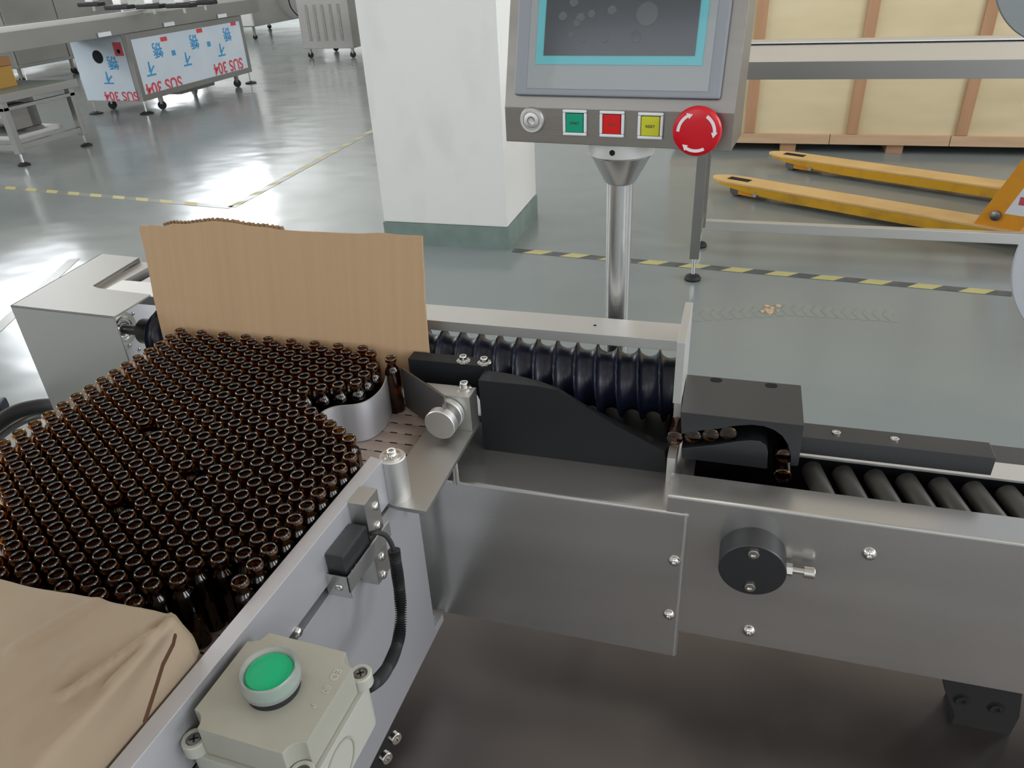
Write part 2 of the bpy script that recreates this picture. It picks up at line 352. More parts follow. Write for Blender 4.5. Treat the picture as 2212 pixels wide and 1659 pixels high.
# ================================================================ bottles on the infeed table
BR, BH, ZB = 0.01055, 0.083, 0.748
def bottle_mesh(n=22):
    a = MB(); R = BR
    prof = [(0, 0.0006), (R-.0015, 0), (R-.0003, .0006), (R, .002), (R, .0595), (R-.0006, .0635), (R-.0022, .0668), (R-.0040, .0690), (.0062, .0708), (.0060, .0742), (.0066, .0758), (.0078, .0768),
            (.0081, .0782), (.0080, .0808), (.0074, .0823), (.0065, BH), (.0057, .0824), (.0052, .0805), (.0050, .0715), (.0058, .0695), (R-.0028, .0640), (R-.0016, .0600), (R-.0014, .0040), (R-.0025, .0022), (0, .0022)]
    a.lathe(prof, n=n); return a
bmesh_b = bottle_mesh().mesh('bottle', 60); bmesh_b.materials.append(M['amber'])
def bottle(loc, label, group=None, rot=None):
    o = bpy.data.objects.new('bottle', bmesh_b); COL.objects.link(o); o.location = loc
    if rot is not None: o.rotation_euler = rot
    else: o.rotation_euler = (0, 0, random.random()*6)
    return tag(o, label, 'bottle', group)
ZT = ZB+BH
def inpoly(x, y, P):
    c = False; j = len(P)-1
    for i in range(len(P)):
        if (P[i][1] > y) != (P[j][1] > y) and x < (P[j][0]-P[i][0])*(y-P[i][1])/(P[j][1]-P[i][1])+P[i][0]: c = not c
        j = i
    return c
STRIP = [at(px, py, z=.806) for px, py in ((693, 893), (702, 886), (716, 880), (732, 876.5), (750, 875), (768, 873), (785, 868.5), (800, 861), (814, 850), (825, 837), (832, 822), (835, 806))]
EXC = [tuple(p[:2]) for p in STRIP]+[(-.4385, .79), (-.4385, .85), (-.2, .85)]+[tuple(at(px, py, z=ZT)[:2]) for px, py in ((1200, 1100), (830, 1030), (742, 1010), (764, 985), (772, 962), (757, 935), (735, 910), (716, 900))]
SL = 0.053; PITCH_B = 0.02145; spots = []
for i in range(-1, 23):
    sh = 0.5 if i % 2 else 0.0
    slip = 0.0
    for j in range(40):
        y = 0.3284+(j+sh+slip)*PITCH_B; x = -0.782+i*0.01858+SL*(y-0.6)
        x += random.gauss(0, .00012); y += random.gauss(0, .0002)
        if i < 0 or y > 0.8225: continue
        if inpoly(x, y, EXC) or min(math.hypot(x-p.x, y-p.y) for p in STRIP) < .0118: continue
        if y < 0.349: continue
        if y < 0.372 and x > -0.445: continue
        if y < 0.405 and -0.423 < x < -0.392: continue
        spots.append((x, y))
gaps = [at(px, py, z=ZT) for px, py in ((240, 1092), (405, 1015), (322, 930), (520, 985), (395, 860), (560, 815))]
spots = [s for s in spots if not any((s[0]-g.x)**2+(s[1]-g.y)**2 < 0.011**2 for g in gaps[:3])]
def proj(v):
    v = Vector(v)-CAM; zc = v.dot(_f); return (PPX+F_PX*v.dot(RIGHT)/zc, PPY+F_PX*v.dot(DOWN)/zc, zc)
inview = []
for s in spots:
    px, py, zc = proj((s[0], s[1], ZT))
    if px > -35: inview.append((zc, s))
inview.sort()
near = [s for z, s in inview[:300]]; rest = [s for z, s in inview[300:]]
def fidx(s): return round((-0.3732-(s[0]-SL*(s[1]-.6)))/0.01858)
ORD = ['first', 'second', 'third', 'fourth', 'fifth', 'sixth', 'seventh', 'eighth', 'ninth', 'tenth', 'eleventh', 'twelfth', 'thirteenth', 'fourteenth', 'fifteenth', 'sixteenth', 'seventeenth', 'eighteenth', 'nineteenth', 'twentieth', 'twenty-first', 'twenty-second', 'twenty-third', 'twenty-fourth', 'twenty-fifth', 'twenty-sixth', 'twenty-seventh', 'twenty-eighth', 'twenty-ninth', 'thirtieth']
railfile = sorted([s for s in near if s[0] > -0.3826+SL*(s[1]-0.42)-0.010 and s[1] < 0.62], key=lambda s: s[1])[:20]
leftfile = sorted([s for s in near if s[0] < -0.782+SL*(s[1]-.6)+.006], key=lambda s: s[1])[:20]
stripfile = sorted([s for s in near if s not in railfile and s not in leftfile and .0 < min(math.hypot(s[0]-p.x, s[1]-p.y) for p in STRIP[2:]) < .0185 and s[1] > .71], key=lambda s: -s[0])[:12]
for s in near:
    xr = -0.3826+SL*(s[1]-0.42)
    if s in railfile: k = railfile.index(s); lab, g = ('amber glass bottle standing alone against the guide rail, nearest the paper parcel' if k == 0 else '%s amber bottle from the parcel in the file touching the guide rail' % ORD[k]), 'bottles along the guide rail'
    elif s in leftfile: lab, g = '%s amber bottle in the backlit file on the left edge of the infeed table' % ORD[leftfile.index(s)], 'bottles along the left edge'
    elif s in stripfile: lab, g = '%s amber bottle from the right resting inside the bend of the curved steel strip' % ORD[stripfile.index(s)], 'bottles inside the curved strip'
    else:
        ci = fidx(s); fl_b = sorted([q for q in near if fidx(q) == ci], key=lambda q: q[1])
        lab, g = 'open amber bottle, %s from the parcel in the %s file from the guide rail' % (ORD[fl_b.index(s)], ORD[max(0, ci)]), 'amber bottles crowded on the infeed table'
    bottle((s[0], s[1], ZB), lab, g)
if rest:
    bmj = bmesh.new(); base = bmesh.new(); base.from_mesh(bmesh_b)
    vv = [v.co.copy() for v in base.verts]; ff = [[v.index for v in f.verts] for f in base.faces]; base.free()
    V = []; Fc = []
    for s in rest:
        k = len(V); V += [(c.x+s[0], c.y+s[1], c.z+ZB) for c in vv]; Fc += [[q+k for q in f] for f in ff]
    me = bpy.data.meshes.new('bottle_mass'); me.from_pydata(V, [], Fc); me.materials.append(M['amber'])
    for p in me.polygons: p.use_smooth = True
    me.update(); o = bpy.data.objects.new('bottle_mass', me); COL.objects.link(o); o['kind'] = 'stuff'
    tag(o, 'far rows of open amber glass bottles packed together up to the cardboard sheet', 'bottles')
bottle((-0.4220, 0.8030, ZB), 'single amber glass bottle standing apart between the curved steel strip and the black deflector')

# ================================================================ infeed table
rin = lambda y: -0.3714+SL*(y-0.396)
ZRT, ZRB, ZST, ZSB = .817, .757, .744, .455
plx = lambda y: -0.3648+.026*y
it = thing('infeed_table', 'aluminium infeed table with slatted belt that carries the crowd of amber bottles', 'conveyor table', (-0.6, 0.5, 0.40))
a = MB(); TH = 0.0160; y0, y1 = 0.02, 0.606
a.poly([(rin(y0), y0, ZRT), (rin(y1), y1, ZRT), (rin(y1)+TH, y1-.004, ZRT), (rin(y0)+TH, y0, ZRT)], (0, 0, ZRB-ZRT), bev=.0007)
rail = obj('guide_rail', a, 'alu_rail', it)
a = MB(); a.poly([(0, 0, ZST), (0, .677, ZST), (0, .677, .468), (0, .706, .468), (0, .706, ZSB), (0, 0, ZSB)], (-.012, 0, 0), bev=.0006)
for v in a.bm.verts: v.co.x += plx(v.co.y)
obj('side_plate', a, 'alu_rail', it)
for yy in (0.10, 0.30, 0.60):
    x = rin(yy); obj('rail_spacer', MB().box(x+.001, x+.008, yy-.012, yy+.012, .735, .765), 'gunmetal', it)
zf = ZB-0.0045
a = MB(); a.box(-0.80, -0.385, 0.02, 0.80, 0.66, zf-.002); obj('belt_bed', a, 'gunmetal', it)
# belt links, with the dark hinge slots between them
nb = 0
def link_mesh(w_):
    a = MB(); a.box(-.225, w_, -.0108, .0108, 0, .0045, bev=.0005); return a.mesh('belt_link')
lm = link_mesh(.204); lm.materials.append(M['belt']); lm2 = link_mesh(.2215); lm2.materials.append(M['belt'])
yy = 0.36
while yy < 0.835:
    o = bpy.data.objects.new('belt_link', lm2 if yy > .62 else lm); COL.objects.link(o); o.location = (-0.5675+SL*(yy-.6), yy, zf-.0003); place(o, it)
    yy += 0.0222
a = MB(); k = 0; yy = 0.36+0.0111
while yy < 0.83:
    x = -0.78+(k % 2)*0.0105
    while x < (-0.355 if yy > .62 else -.372):
        a.box(x-.005, x+.005, yy-.0011, yy+.0011, ZB-.001, ZB-.0001); x += 0.021
    yy += 0.0222; k += 1
for v in a.bm.verts: v.co.x += SL*(v.co.y-.6)
obj('hinge_slot', a, 'hole', it, kind='stuff')
a = MB(); a.poly([(-.815+SL*(0-.6), 0, .752), (-.815+SL*.24, .84, .752), (-.797+SL*.24, .84, .752), (-.797-SL*.6, 0, .752)], (0, 0, -.34), bev=.001)
obj('left_side_plate', a, 'alu_lt', it)
for yy in (0.15, 0.55):
    for x in (-0.80, -0.475): obj('leg', MB().box(x-.02, x+.02, yy-.02, yy+.02, 0, .70), 'steel', it)
# table body lower: small screws seen on the deck below the plate
for (px, py) in ((850, 1590), (830, 1632)):
    p = at(px, py, z=.425); screw_head(p, (0.9, -.5, .1), .008, .008, it, 'plate_bolt', button=False)

# ---- kraft paper parcel: a rounded, creased box
from mathutils import noise as mnoise
ridges = [((140, 1515), (392, 1335), .0030, .0022), ((330, 1350), (400, 1318), .0016, .0018), ((40, 1410), (235, 1285), .0014, .005), ((250, 1480), (375, 1345), .0016, .003), ((90, 1640), (330, 1440), .0016, .006), ((0, 1560), (210, 1400), .0012, .008), ((200, 1659), (420, 1400), .0012, .004)]
ridges = [(at(*p, z=.856), at(*q, z=.856), h, wd) for p, q, h, wd in ridges]
slit = [at(*p, z=.856) for p in ((379, 1371), (374, 1392), (352, 1435), (338, 1480), (322, 1530), (312, 1560))]
def dseg(p, a, b):
    ax, ay, bx, by = a.x, a.y, b.x, b.y; t = max(0, min(1, ((p[0]-ax)*(bx-ax)+(p[1]-ay)*(by-ay))/((bx-ax)**2+(by-ay)**2)))
    return math.hypot(p[0]-ax-t*(bx-ax), p[1]-ay-t*(by-ay))
def edge_lines(lo, hi, n):
    fine = [0, .0002, .001, .002, .0035, .0055, .008, .011, .015]
    return [lo+q for q in fine] + [lo+.015+(hi-lo-.03)*k/n for k in range(1, n)] + [hi-q for q in fine[::-1]]
KX0, KX1, KY0, KY1 = -0.96, 0.0, -0.16, 0.3355; KE = -.3775
us = edge_lines(KX0, KE, 170); vs_ = edge_lines(KY0, KY1, 150)
V = []; nu, nv = len(us), len(vs_)
for v in vs_:
    for u in us:
        sh = SL*(v-.335); d = min(u-KX0, KE-u, v-KY0, KY1-v)
        cr = math.hypot(max(0, .02-(KE-u)), max(0, .02-(KY1-v)))
        d2 = max(0, .02-cr) if cr > .014 else d
        d = min(d, d2) if cr > 0 else d
        k = 0 if d <= 0 else min(1, .62+.38*min(1, d/.011)**.6) if d > .0001 else 0
        z = .7525+(.856-.7525)*k
        if k > .9:
            p = Vector((u, v, 0)); q = Vector((u*9+v*6, (v-u)*3.2, 0))
            z += .006*min(1, d/.12)+.0022*(1-abs(mnoise.noise(q*1.6))*2)+.0010*(1-abs(mnoise.noise(q*4+Vector((5, 3, 1))))*2)-.0018
            for a_, b_, h, wd in ridges:
                z += 1.7*h*math.exp(-(dseg((u, v), a_, b_)/wd)**2)
            ds = min(dseg((u, v), a_, b_) for a_, b_ in zip(slit, slit[1:]))
            z -= .006*math.exp(-(ds/.0013)**2)
        V.append((u+sh, v, z))
Fc = [(j*nu+i, j*nu+i+1, (j+1)*nu+i+1, (j+1)*nu+i) for j in range(nv-1) for i in range(nu-1)]
me = bpy.data.meshes.new('paper_parcel'); me.from_pydata(V, [], Fc); me.materials.append(M['kraft'])
for p in me.polygons: p.use_smooth = True
me.update(); o = bpy.data.objects.new('paper_parcel', me); COL.objects.link(o)
tag(o, 'large creased brown kraft paper parcel lying on the near end of the infeed table', 'parcel')
a = MB(); 
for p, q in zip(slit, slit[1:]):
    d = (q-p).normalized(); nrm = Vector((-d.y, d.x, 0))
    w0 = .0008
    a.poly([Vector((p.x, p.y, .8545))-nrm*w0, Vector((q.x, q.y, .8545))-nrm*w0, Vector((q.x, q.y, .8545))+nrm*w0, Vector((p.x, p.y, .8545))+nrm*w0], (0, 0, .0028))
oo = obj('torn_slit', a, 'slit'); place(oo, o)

# ================================================================ outlet gate: plate, pillar, clamp block, deflector, curved strip
og = thing('outlet_gate', 'aluminium outlet gate plate with round pillar and thumb-screw clamp beside the guide rail end', 'machine part', (-.33, .68, .757))
ZP = .757
a = MB().poly([at(px, py, z=ZP) for px, py in ((1043, 898), (920.5, 1105), (856, 1094), (834, 1086), (866, 1002), (917, 931), (944, 894))], (0, 0, -.0055), bev=.0005)
obj('bracket_plate', a, 'alu', og)
pb = at(860, 1071, z=ZP); zt = .8065
pilc = Vector((pb.x, pb.y, 0)); ptop = at(850, 985, y=pb.y)
a = MB().lathe([(0, 0), (.0150, 0), (.0152, .0005), (.0152, ptop.z-ZP-.001), (.0142, ptop.z-ZP), (0, ptop.z-ZP)], (pb.x, pb.y, ZP), n=40); pil = obj('pillar', a, 'alu_lt', og)
washer_bolt((pb.x, pb.y, ptop.z), pil, .0105, .0052, .0105)
blk = at(1020, 932, z=ZP); zb_ = at(1014, 859, y=blk.y).z
a = MB().poly([at(px, py, z=zb_) for px, py in ((920, 826), (1029, 837), (1014, 859), (960, 854))], (0, 0, ZP-zb_), bev=.0006); obj('clamp_block', a, 'alu', og)
q = at(1003, 838, z=zb_); cb = MB(); washer_bolt((q.x, q.y, zb_), og, .0095, .0055, .012)
c2 = at(969, 893, y=blk.y-.006); kn = MB(); yk = blk.y
kn.lathe([(0, 0), (.0195, 0), (.0205, .001), (.0205, .0085), (.0195, .0095), (.009, .0095), (.009, .022), (0.0195, .022), (.0205, .023), (.0205, .033), (.0195, .034), (0, .034)], (c2.x, yk-.001, c2.z), (-.05, -1, 0), 48)
obj('thumb_screw', kn, 'alu_lt', og)
d0 = at(866, 793, z=.823); d1 = at(958, 855, z=.823)
dv = (d1-d0); 
a = MB().strip([d0, d0+dv*.5, d0+dv*.95, d1+Vector((.002, -.002, 0))], .762, .823, .0022); dp = obj('deflector_plate', a, 'gunmetal', og)
n_ = Vector((dv.y, -dv.x, 0)).normalized()
scp = d0+dv*.84+n_*.0011; screw_head((scp.x, scp.y, .793), n_, .0032, .0015, dp)
path = STRIP
# smooth by Catmull-Rom
def smooth(P, n=5):
    P = [Vector(p) for p in P]; out = []
    for i in range(len(P)-1):
        a_, b_, c_, d_ = P[max(i-1, 0)], P[i], P[i+1], P[min(i+2, len(P)-1)]
        for k in range(n):
            t = k/n; out.append(.5*((2*b_)+(c_-a_)*t+(2*a_-5*b_+4*c_-d_)*t*t+(3*b_-a_-3*c_+d_)*t**3))
    out.append(P[-1]); return out
a = MB().strip(smooth(path), .7495, .806, .0018); obj('curved_strip', a, 'alu_rail', og, label='curved stainless strip')
sp = at(986, 1040, z=.714); a = MB().cyl((sp.x, sp.y, .712), (sp.x, sp.y, ZP-.0055), .0045); obj('stand_off', a, 'chrome', og)
sp2 = at(900, 1040, z=ZP); a = MB().cyl((sp2.x, sp2.y, .712), (sp2.x, sp2.y, ZP-.0055), .0045); obj('stand_off', a, 'chrome', og)

# ================================================================ photo sensor on the rail with its bracket and cable
XO = rin(.53)+TH
ps = thing('photo_sensor', 'small black photoelectric sensor clamped to the outer face of the guide rail', 'sensor', (XO, .55, .72))
def rbox(y0, y1, x0, x1, z0, z1, bev=.0006):
    a = MB(); a.box(x0, x1, y0, y1, z0, z1, bev=bev)
    for v in a.bm.verts: v.co.x += SL*(v.co.y-.55)
    return a
pA = at(765, 1092, x=XO+.004); tz = at(793, 1092, x=XO+.022)
bz = at(822, 1270, x=XO+.022)
obj('mounting_bar', rbox(tz.y, tz.y+.028, XO, XO+.020, bz.z, tz.z), 'alu', ps)
for (px, py) in ((811, 1093), (816, 1135), (825, 1202), (829, 1241)):
    q = at(px, py, x=XO+.020+SL*(tz.y+.014-.55)); screw_head((XO+.020+SL*(q.y-.55), q.y, q.z), (1, -SL, 0), .0052, .003, ps)
s0 = at(716, 1222, x=XO+.020); s1 = at(806, 1165, x=XO+.020)
sb_ = obj('sensor_body', rbox(tz.y-.053, tz.y-.004, XO+.001, XO+.022, .7570, .7950, .003), 'black_pl', ps)
sb2 = MB(); 
for k in range(2):
    q = Vector((XO+.0222+SL*(tz.y-.044-.55), tz.y-.044+.009*k, .768)); sb2.lathe([(0, 0), (.0022, 0), (.0018, .0006), (0, .0006)], q, (1, 0, 0), 12)
obj('adjuster_dial', sb2, 'label_w', ps)
a = rbox(tz.y-.058, tz.y+.030, XO+.0245, XO+.0262, .753, .773, .0003); obj('bracket_strip', a, 'steel', ps)
a = rbox(tz.y-.058, tz.y-.0565, XO, XO+.0262, .745, .773, .0003); obj('bracket_end', a, 'steel', ps)
q = at(757, 1228, x=XO+.014); screw_head((XO+.010, tz.y-.0582, .758), (0, -1, 0), .004, .002, ps)
# cable
cpts = [at(px, py, x=xx) for px, py, xx in ((800, 1153, XO+.022), (812, 1150, XO+.028), (832, 1156, XO+.034), (843, 1170, XO+.038), (849, 1185, XO+.040), (852, 1200, XO+.041))]
cb = obj('cable', MB().tube(smooth(cpts, 4), .0026, 10), 'rubber', ps)
wp = smooth([at(px, py, x=xx) for px, py, xx in ((851, 1188, XO+.041), (857, 1230, XO+.043), (863, 1275, XO+.046), (866, 1325, XO+.05), (862, 1375, XO+.055), (850, 1415, XO+.06), (832, 1450, XO+.065), (810, 1474, XO+.07), (785, 1486, XO+.07))], 40)
rr_ = [0.0052+.0016*math.sin(i*1.57*1.02) for i in range(len(wp))]
obj('spiral_wrap', MB().tube(wp, rr_, 14), 'rubber', ps, sharp=80)
q = at(647, 1366, x=XO-.004); screw_head((XO-.006, q.y, q.z), (1, 0, 0), .0055, .004, it, 'slot_bolt')

# ================================================================ push button box
ZL = .8125
TL, TR, BR_, BL = [at(px, py, z=ZL) for px, py in ((549.1, 1357.6), (773.6, 1415.5), (646.9, 1639), (400, 1565.7))]
cen = (TL+TR+BR_+BL)/4; U = ((TR-TL)+(BR_-BL)).normalized(); Vv = ((TL-BL)+(TR-BR_)); Vv = (Vv-U*Vv.dot(U)).normalized()
W2 = ((TR-TL).length+(BR_-BL).length)/4; H2 = ((TL-BL).length+(TR-BR_).length)/4
pbx = thing('push_button_box', 'cream plastic switch box with one round green push button beside the guide rail', 'switch box', tuple(cen))
L3 = lambda u, v, z: cen+U*u+Vv*v+Vector((0, 0, z))
def notch(w2, h2, r, n=7):
    P = []
    for cx, cy, a0 in ((w2, h2, 1.5), (-w2, h2, 2.0), (-w2, -h2, 0.5), (w2, -h2, 1.0)):
        for k in range(n+1):
            t = PI*(a0 - 0.5*k/n)
            P.append((cx+r*math.cos(t), cy+r*math.sin(t)))
    return P
P = notch(W2, H2, .0125)
top = [L3(u, v, 0) for u, v in P]
a = MB(); a.poly(top, (0, 0, -.030), bev=.0007); lid = obj('lid', a, 'box_plastic', pbx)
def rsq(w2, h2, r, n=6):
    P = []
    for cx, cy, a0 in ((w2-r, h2-r, 0), (-w2+r, h2-r, .5), (-w2+r, -h2+r, 1), (w2-r, -h2+r, 1.5)):
        for k in range(n+1): t = PI*(a0+.5*k/n); P.append((cx+r*math.cos(t), cy+r*math.sin(t)))
    return P
a = MB(); a.poly([L3(u, v, -.031) for u, v in rsq(W2+.004, H2+.004, .010)], (0, 0, -.050), bev=.0008); base = obj('base', a, 'box_base', pbx)
for su in (-1, 1):
    for sv in (-1, 1):
        q = L3(su*(W2-.002), sv*(H2-.002), -.031); a = MB().lathe([(0, 0), (.0095, 0), (.0095, .011), (.0085, .012), (.0062, .012), (.0060, .009), (0, .009)], q, (0, 0, 1), 26)
        post = obj('screw_post', a, 'box_base', base)
        a = MB().lathe([(0, 0), (.0052, 0), (.0050, .0020), (.0036, .0026), (0, .0026)], q+Vector((0, 0, .0088)), (0, 0, 1), 20)
        for k in (0, 1):
            T = Matrix.Translation(q+Vector((0, 0, .0112))) @ Matrix.Rotation(.6+k*PI/2, 4, 'Z')
        obj('cover_screw', a, 'gunmetal', base)
        a = MB()
        for k in (0, 1):
            T = Matrix.Translation(q+Vector((0, 0, .0114))) @ Matrix.Rotation(.6+k*PI/2, 4, 'Z'); a.box(-.0032, .0032, -.0006, .0006, 0, .0004, T=T)
        obj('screw_cross', a, 'hole', base)
fr = L3(W2+.004, 0, -.056)
a = MB().lathe([(.0200, 0), (.0215, 0), (.0215, .0010), (.0200, .0010)], L3(W2+.0041, -H2*.25, -.058), U, 40, close=True); obj('knock_out_ring', a, 'box_plastic', base)
bc = at(592, 1486, z=ZL); 
a = MB().lathe([(0, 0), (.0205, 0), (.0205, .0075), (0, .0075)], bc, (0, 0, 1), 44); obj('black_collar', a, 'rubber', pbx)
a = MB().lathe([(.0195, .0075), (.0222, .0075), (.0228, .009), (.0225, .0205), (.0212, .0225), (.0198, .0220), (.0190, .0190), (.0190, .0085)], bc, (0, 0, 1), 48, close=True); obj('clear_sleeve', a, 'clear', pbx, label='translucent sleeve')
a = MB().lathe([(0, .0078), (.0182, .0078), (.0184, .0175), (.0172, .0192), (.010, .0200), (0, .0202)], bc, (0, 0, 1), 44); obj('push_button', a, 'green_lens', pbx, label='green push button')
tx = frame(L3(W2*.80, H2*.50, .0003), -Vv, U)
text_mesh('ED', .009, frame(L3(W2*.80, H2*.52, .0002), -Vv, U), 'box_base', 'embossed_letters', lid)
text_mesh('80', .007, frame(L3(W2*.80, H2*.22, .0002), -Vv, U), 'box_base', 'embossed_letters', lid)
text_mesh('P', .006, frame(L3(W2*.76, -H2*.12, .0002), -Vv, U), 'box_base', 'embossed_letters', lid)

# ================================================================ cardboard sheet, its flutes showing along the torn top edge
CL = math.radians(12); cn = Vector((0, math.cos(CL), -math.sin(CL))); CP = Vector((0, .8335, .80))
outl = [(300, 487), (318, 488), (330, 486), (352, 489), (372, 483), (400, 484), (430, 480), (462, 477), (500, 481), (540, 488), (575, 491), (610, 497), (650, 500), (700, 502), (740, 504), (780, 505), (820, 503), (860, 508), (911, 510),
        (912, 545), (915, 590), (916, 640), (920, 690), (924, 740), (929, 790), (930, 800), (925, 840), (375, 790), (352, 730), (340, 680), (331, 640), (322, 590), (312, 540), (305, 510)]
P = [atp(px, py, CP, cn) for px, py in outl]
a = MB(); a.poly(P, cn*.004); card = obj('cardboard_sheet', a, 'card')
tag(card, 'upright brown corrugated cardboard sheet with a torn top edge leaning behind the bottles', 'cardboard')
a = MB(); 
up = Vector((0, math.sin(CL), math.cos(CL)))
for i in range(len(outl)):
    pass
tops = [(352, 488), (372, 482.5), (400, 483.5), (430, 479.5), (462, 476.5), (500, 480), (540, 487), (575, 490), (610, 496)]
tw = smooth([atp(px, py, CP, cn) for px, py in tops], 7)
for i, p in enumerate(tw):
    if i % 2: a.box(p.x-.0013, p.x+.0013, p.y-.0004+.0012, p.y+.0052, p.z-.004, p.z+.0030)
place(obj('torn_flutes', a, 'card_edge', kind='stuff'), card)
a = MB()
sh = [p+Vector((0, .0050, .0015+.0010*math.sin(i*1.1))) for i, p in enumerate(tw)]
for p, q in zip(sh, sh[1:]):
    a.poly([p, q, q-up*.010, p-up*.010], cn*.0008)
place(obj('rear_liner', a, 'card'), card)

# ================================================================ feed screw, its housing, beam and end plate
SY, SZ, SR = .885, .782, .0498
shade_slab = MB().box(-.30, -.0495, .815, .935, .712, .733)
fs = thing('feed_screw', 'glossy dark blue feed screw with deep helical grooves between the beam and the black guide', 'feed screw', (-.45, SY, SZ))
nx, nt_, xa, xb = 620, 56, -.866, -.052; V = []; Fc = []
for i in range(nx+1):
    x = xa+(xb-xa)*i/nx
    for k in range(nt_):
        th = 2*PI*k/nt_; u = ((x-xa)/.0279+th/(2*PI)+.35) % 1.0; t = (x+.45)/.4
        dep = .0095+.0035*max(0, min(1, (x+.40)/.33)); wr = .955
        g = math.sqrt(max(0, 1-((u/wr)*2-1)**2)) if u < wr else 0
        r = SR-dep*g**.9
        if i == 0 or i == nx: r = min(r, SR-.004)
        V.append((x, SY-r*math.cos(th), SZ+r*math.sin(th)))
for i in range(nx):
    for k in range(nt_):
        l = (k+1) % nt_; Fc.append((i*nt_+k, i*nt_+l, (i+1)*nt_+l, (i+1)*nt_+k))
Fc.append(tuple(range(nt_))); Fc.append(tuple(nx*nt_+k for k in range(nt_))[::-1])
me = bpy.data.meshes.new('screw_body'); me.from_pydata(V, [], Fc); me.materials.append(M['navy'])
for p in me.polygons: p.use_smooth = len(p.vertices) == 4
me.update(); o = bpy.data.objects.new('screw_body', me); COL.objects.link(o); place(o, fs)
obj('screw_shade_slab', shade_slab, 'black_mt', fs)  # black slab added to paint the gap below the screw as shade
obj('hub', MB().cyl((-.904, SY, SZ+.004), (-.8655, SY, SZ+.004), .0205, 28, bev=.003), 'gunmetal', fs)
obj('shaft', MB().cyl((-.945, SY, SZ+.004), (-.899, SY, SZ+.004), .0085, 20), 'gunmetal', fs)
a = MB().cyl((-.0525, SY, SZ), (-.046, SY, SZ), .009, 20); obj('end_journal', a, 'chrome', fs)

dh = thing('drive_housing', 'grey sheet metal drive housing at the left end of the feed screw', 'machine housing', (-.96, .91, .40))
ZH = .855; hp = [at(px, py, z=ZH) for px, py in ((22, 660), (245, 685), (325, 636), (212, 622), (200, 617), (300, 556), (218, 548))]
obj('top_cover', MB().poly(hp, (0, 0, -.003), bev=.0004), 'cover', dh)
a = MB().poly([hp[0], hp[1], Vector((hp[1].x, hp[1].y, .34)), Vector((hp[0].x, hp[0].y, .34))], (0, .002, 0)); obj('front_sheet', a, 'cover', dh)
a = MB().poly([hp[0], hp[6], Vector((hp[6].x, hp[6].y, .34)), Vector((hp[0].x, hp[0].y, .34))], (.002, 0, 0)); obj('side_cover', a, 'cover', dh)
a = MB().poly([hp[4]+Vector((0, 0, -.001)), hp[5]+Vector((0, 0, -.001)), Vector((hp[5].x, hp[5].y, .835)), Vector((hp[4].x, hp[4].y, .835))], (-.0015, 0, 0)); obj('inner_flange', a, 'steel_dk', dh)
xq = -.940
a = MB().box(xq-.01, xq, .808, 1.02, .34, .838, bev=.0008); bp_ = obj('bearing_plate', a, 'label_w', dh)
a = MB().lathe([(.0095, 0), (.0125, .002), (.0135, 0.001), (.017, .001), (.0175, .003), (.0195, .003), (.0215, .001), (.028, .0005), (.028, 0)], (xq, SY, SZ+.004), (1, 0, 0), 40, close=True); obj('bearing', a, 'chrome', bp_)
for px, py in ((288, 678), (281, 747), (302, 755), (262, 690)):
    q = at(px, py, x=xq+.001); screw_head((xq, q.y, q.z), (1, 0, 0), .0036, .002, bp_)
a = MB().box(-.992, -.962, .9, 1.018, .34, .848); obj('motor_block', a, 'steel_bk', dh)

ZBm = .852; yb0 = at(1467, 737, z=ZBm).y; yb1 = at(1475, 700, z=ZBm).y; zlow = at(1460, 759, y=yb0).z
tb = thing('top_beam', 'long flat aluminium beam running above the dark blue feed screw', 'beam', (-.5, yb0, ZBm))
obj('beam_bar', MB().box(-.958, -.0495, yb0, yb1, zlow, ZBm, bev=.0006), 'alu_lt', tb)
q = at(1285, 703, z=ZBm); obj('tapped_hole', MB().lathe([(0, 0), (.0022, 0), (.0022, .0003), (0, .0003)], (q.x, q.y, ZBm), (0, 0, 1), 14), 'hole', tb)

ep = thing('end_plate', 'upright aluminium end plate closing the right end of the feed screw', 'plate', (-.043, .86, .70))
fy, fz = at(1467, 740, x=-.046)[1:]; by = at(1486, 651, z=fz, ) if False else None
ytop1 = at(1485, 652, z=fz).y
yn = at(1463, 872, y=fy).z
a = MB().poly([(-.0485, fy, fz), (-.0485, ytop1, fz), (-.0485, ytop1, .70), (-.0485, .768, .70), (-.0485, .768, .7475), (-.0485, .796, .7475), (-.0485, .796, .725), (-.0485, fy+.03, .725), (-.0485, fy+.03, yn), (-.0485, fy, yn)], (.0098, 0, 0), bev=.0006)
obj('plate', a, 'alu_lt', ep)

# ================================================================ black profile guide
gy, gy2 = .785, .811
front = [(1047, 823), (1100, 828), (1160, 834), (1204, 843), (1262, 879), (1334, 922), (1436, 975), (1441, 1010), (1045, 970)]
rear = [(1057, 799), (1110, 809), (1165, 823), (1207, 838), (1268, 876), (1345, 915), (1463, 961)]
Pf = [at(px, py, y=gy) for px, py in front]; Pr = [at(px, py, y=gy2) for px, py in rear]
Pf[-1].z = Pf[-2].z = .712; Pr += [Vector((Pr[-1].x, gy2, .712)), Vector((Pr[0].x, gy2, .712))]
Pf[0].x = Pf[-1].x; Pr[0].x = Pf[0].x+.001; Pr[-1].x = Pr[0].x; Pr[-2].x = Pf[-2].x; Pr[-3].x = Pf[-2].x
a = MB(); fa = [a.bm.verts.new(p) for p in Pf]; fb = [a.bm.verts.new(p) for p in Pr]; fl = [a.bm.faces.new(fa), a.bm.faces.new(fb[::-1])]
for i in range(len(fa)):
    j = (i+1) % len(fa); fl.append(a.bm.faces.new((fa[j], fa[i], fb[i], fb[j])))
bmesh.ops.recalc_face_normals(a.bm, faces=fl)
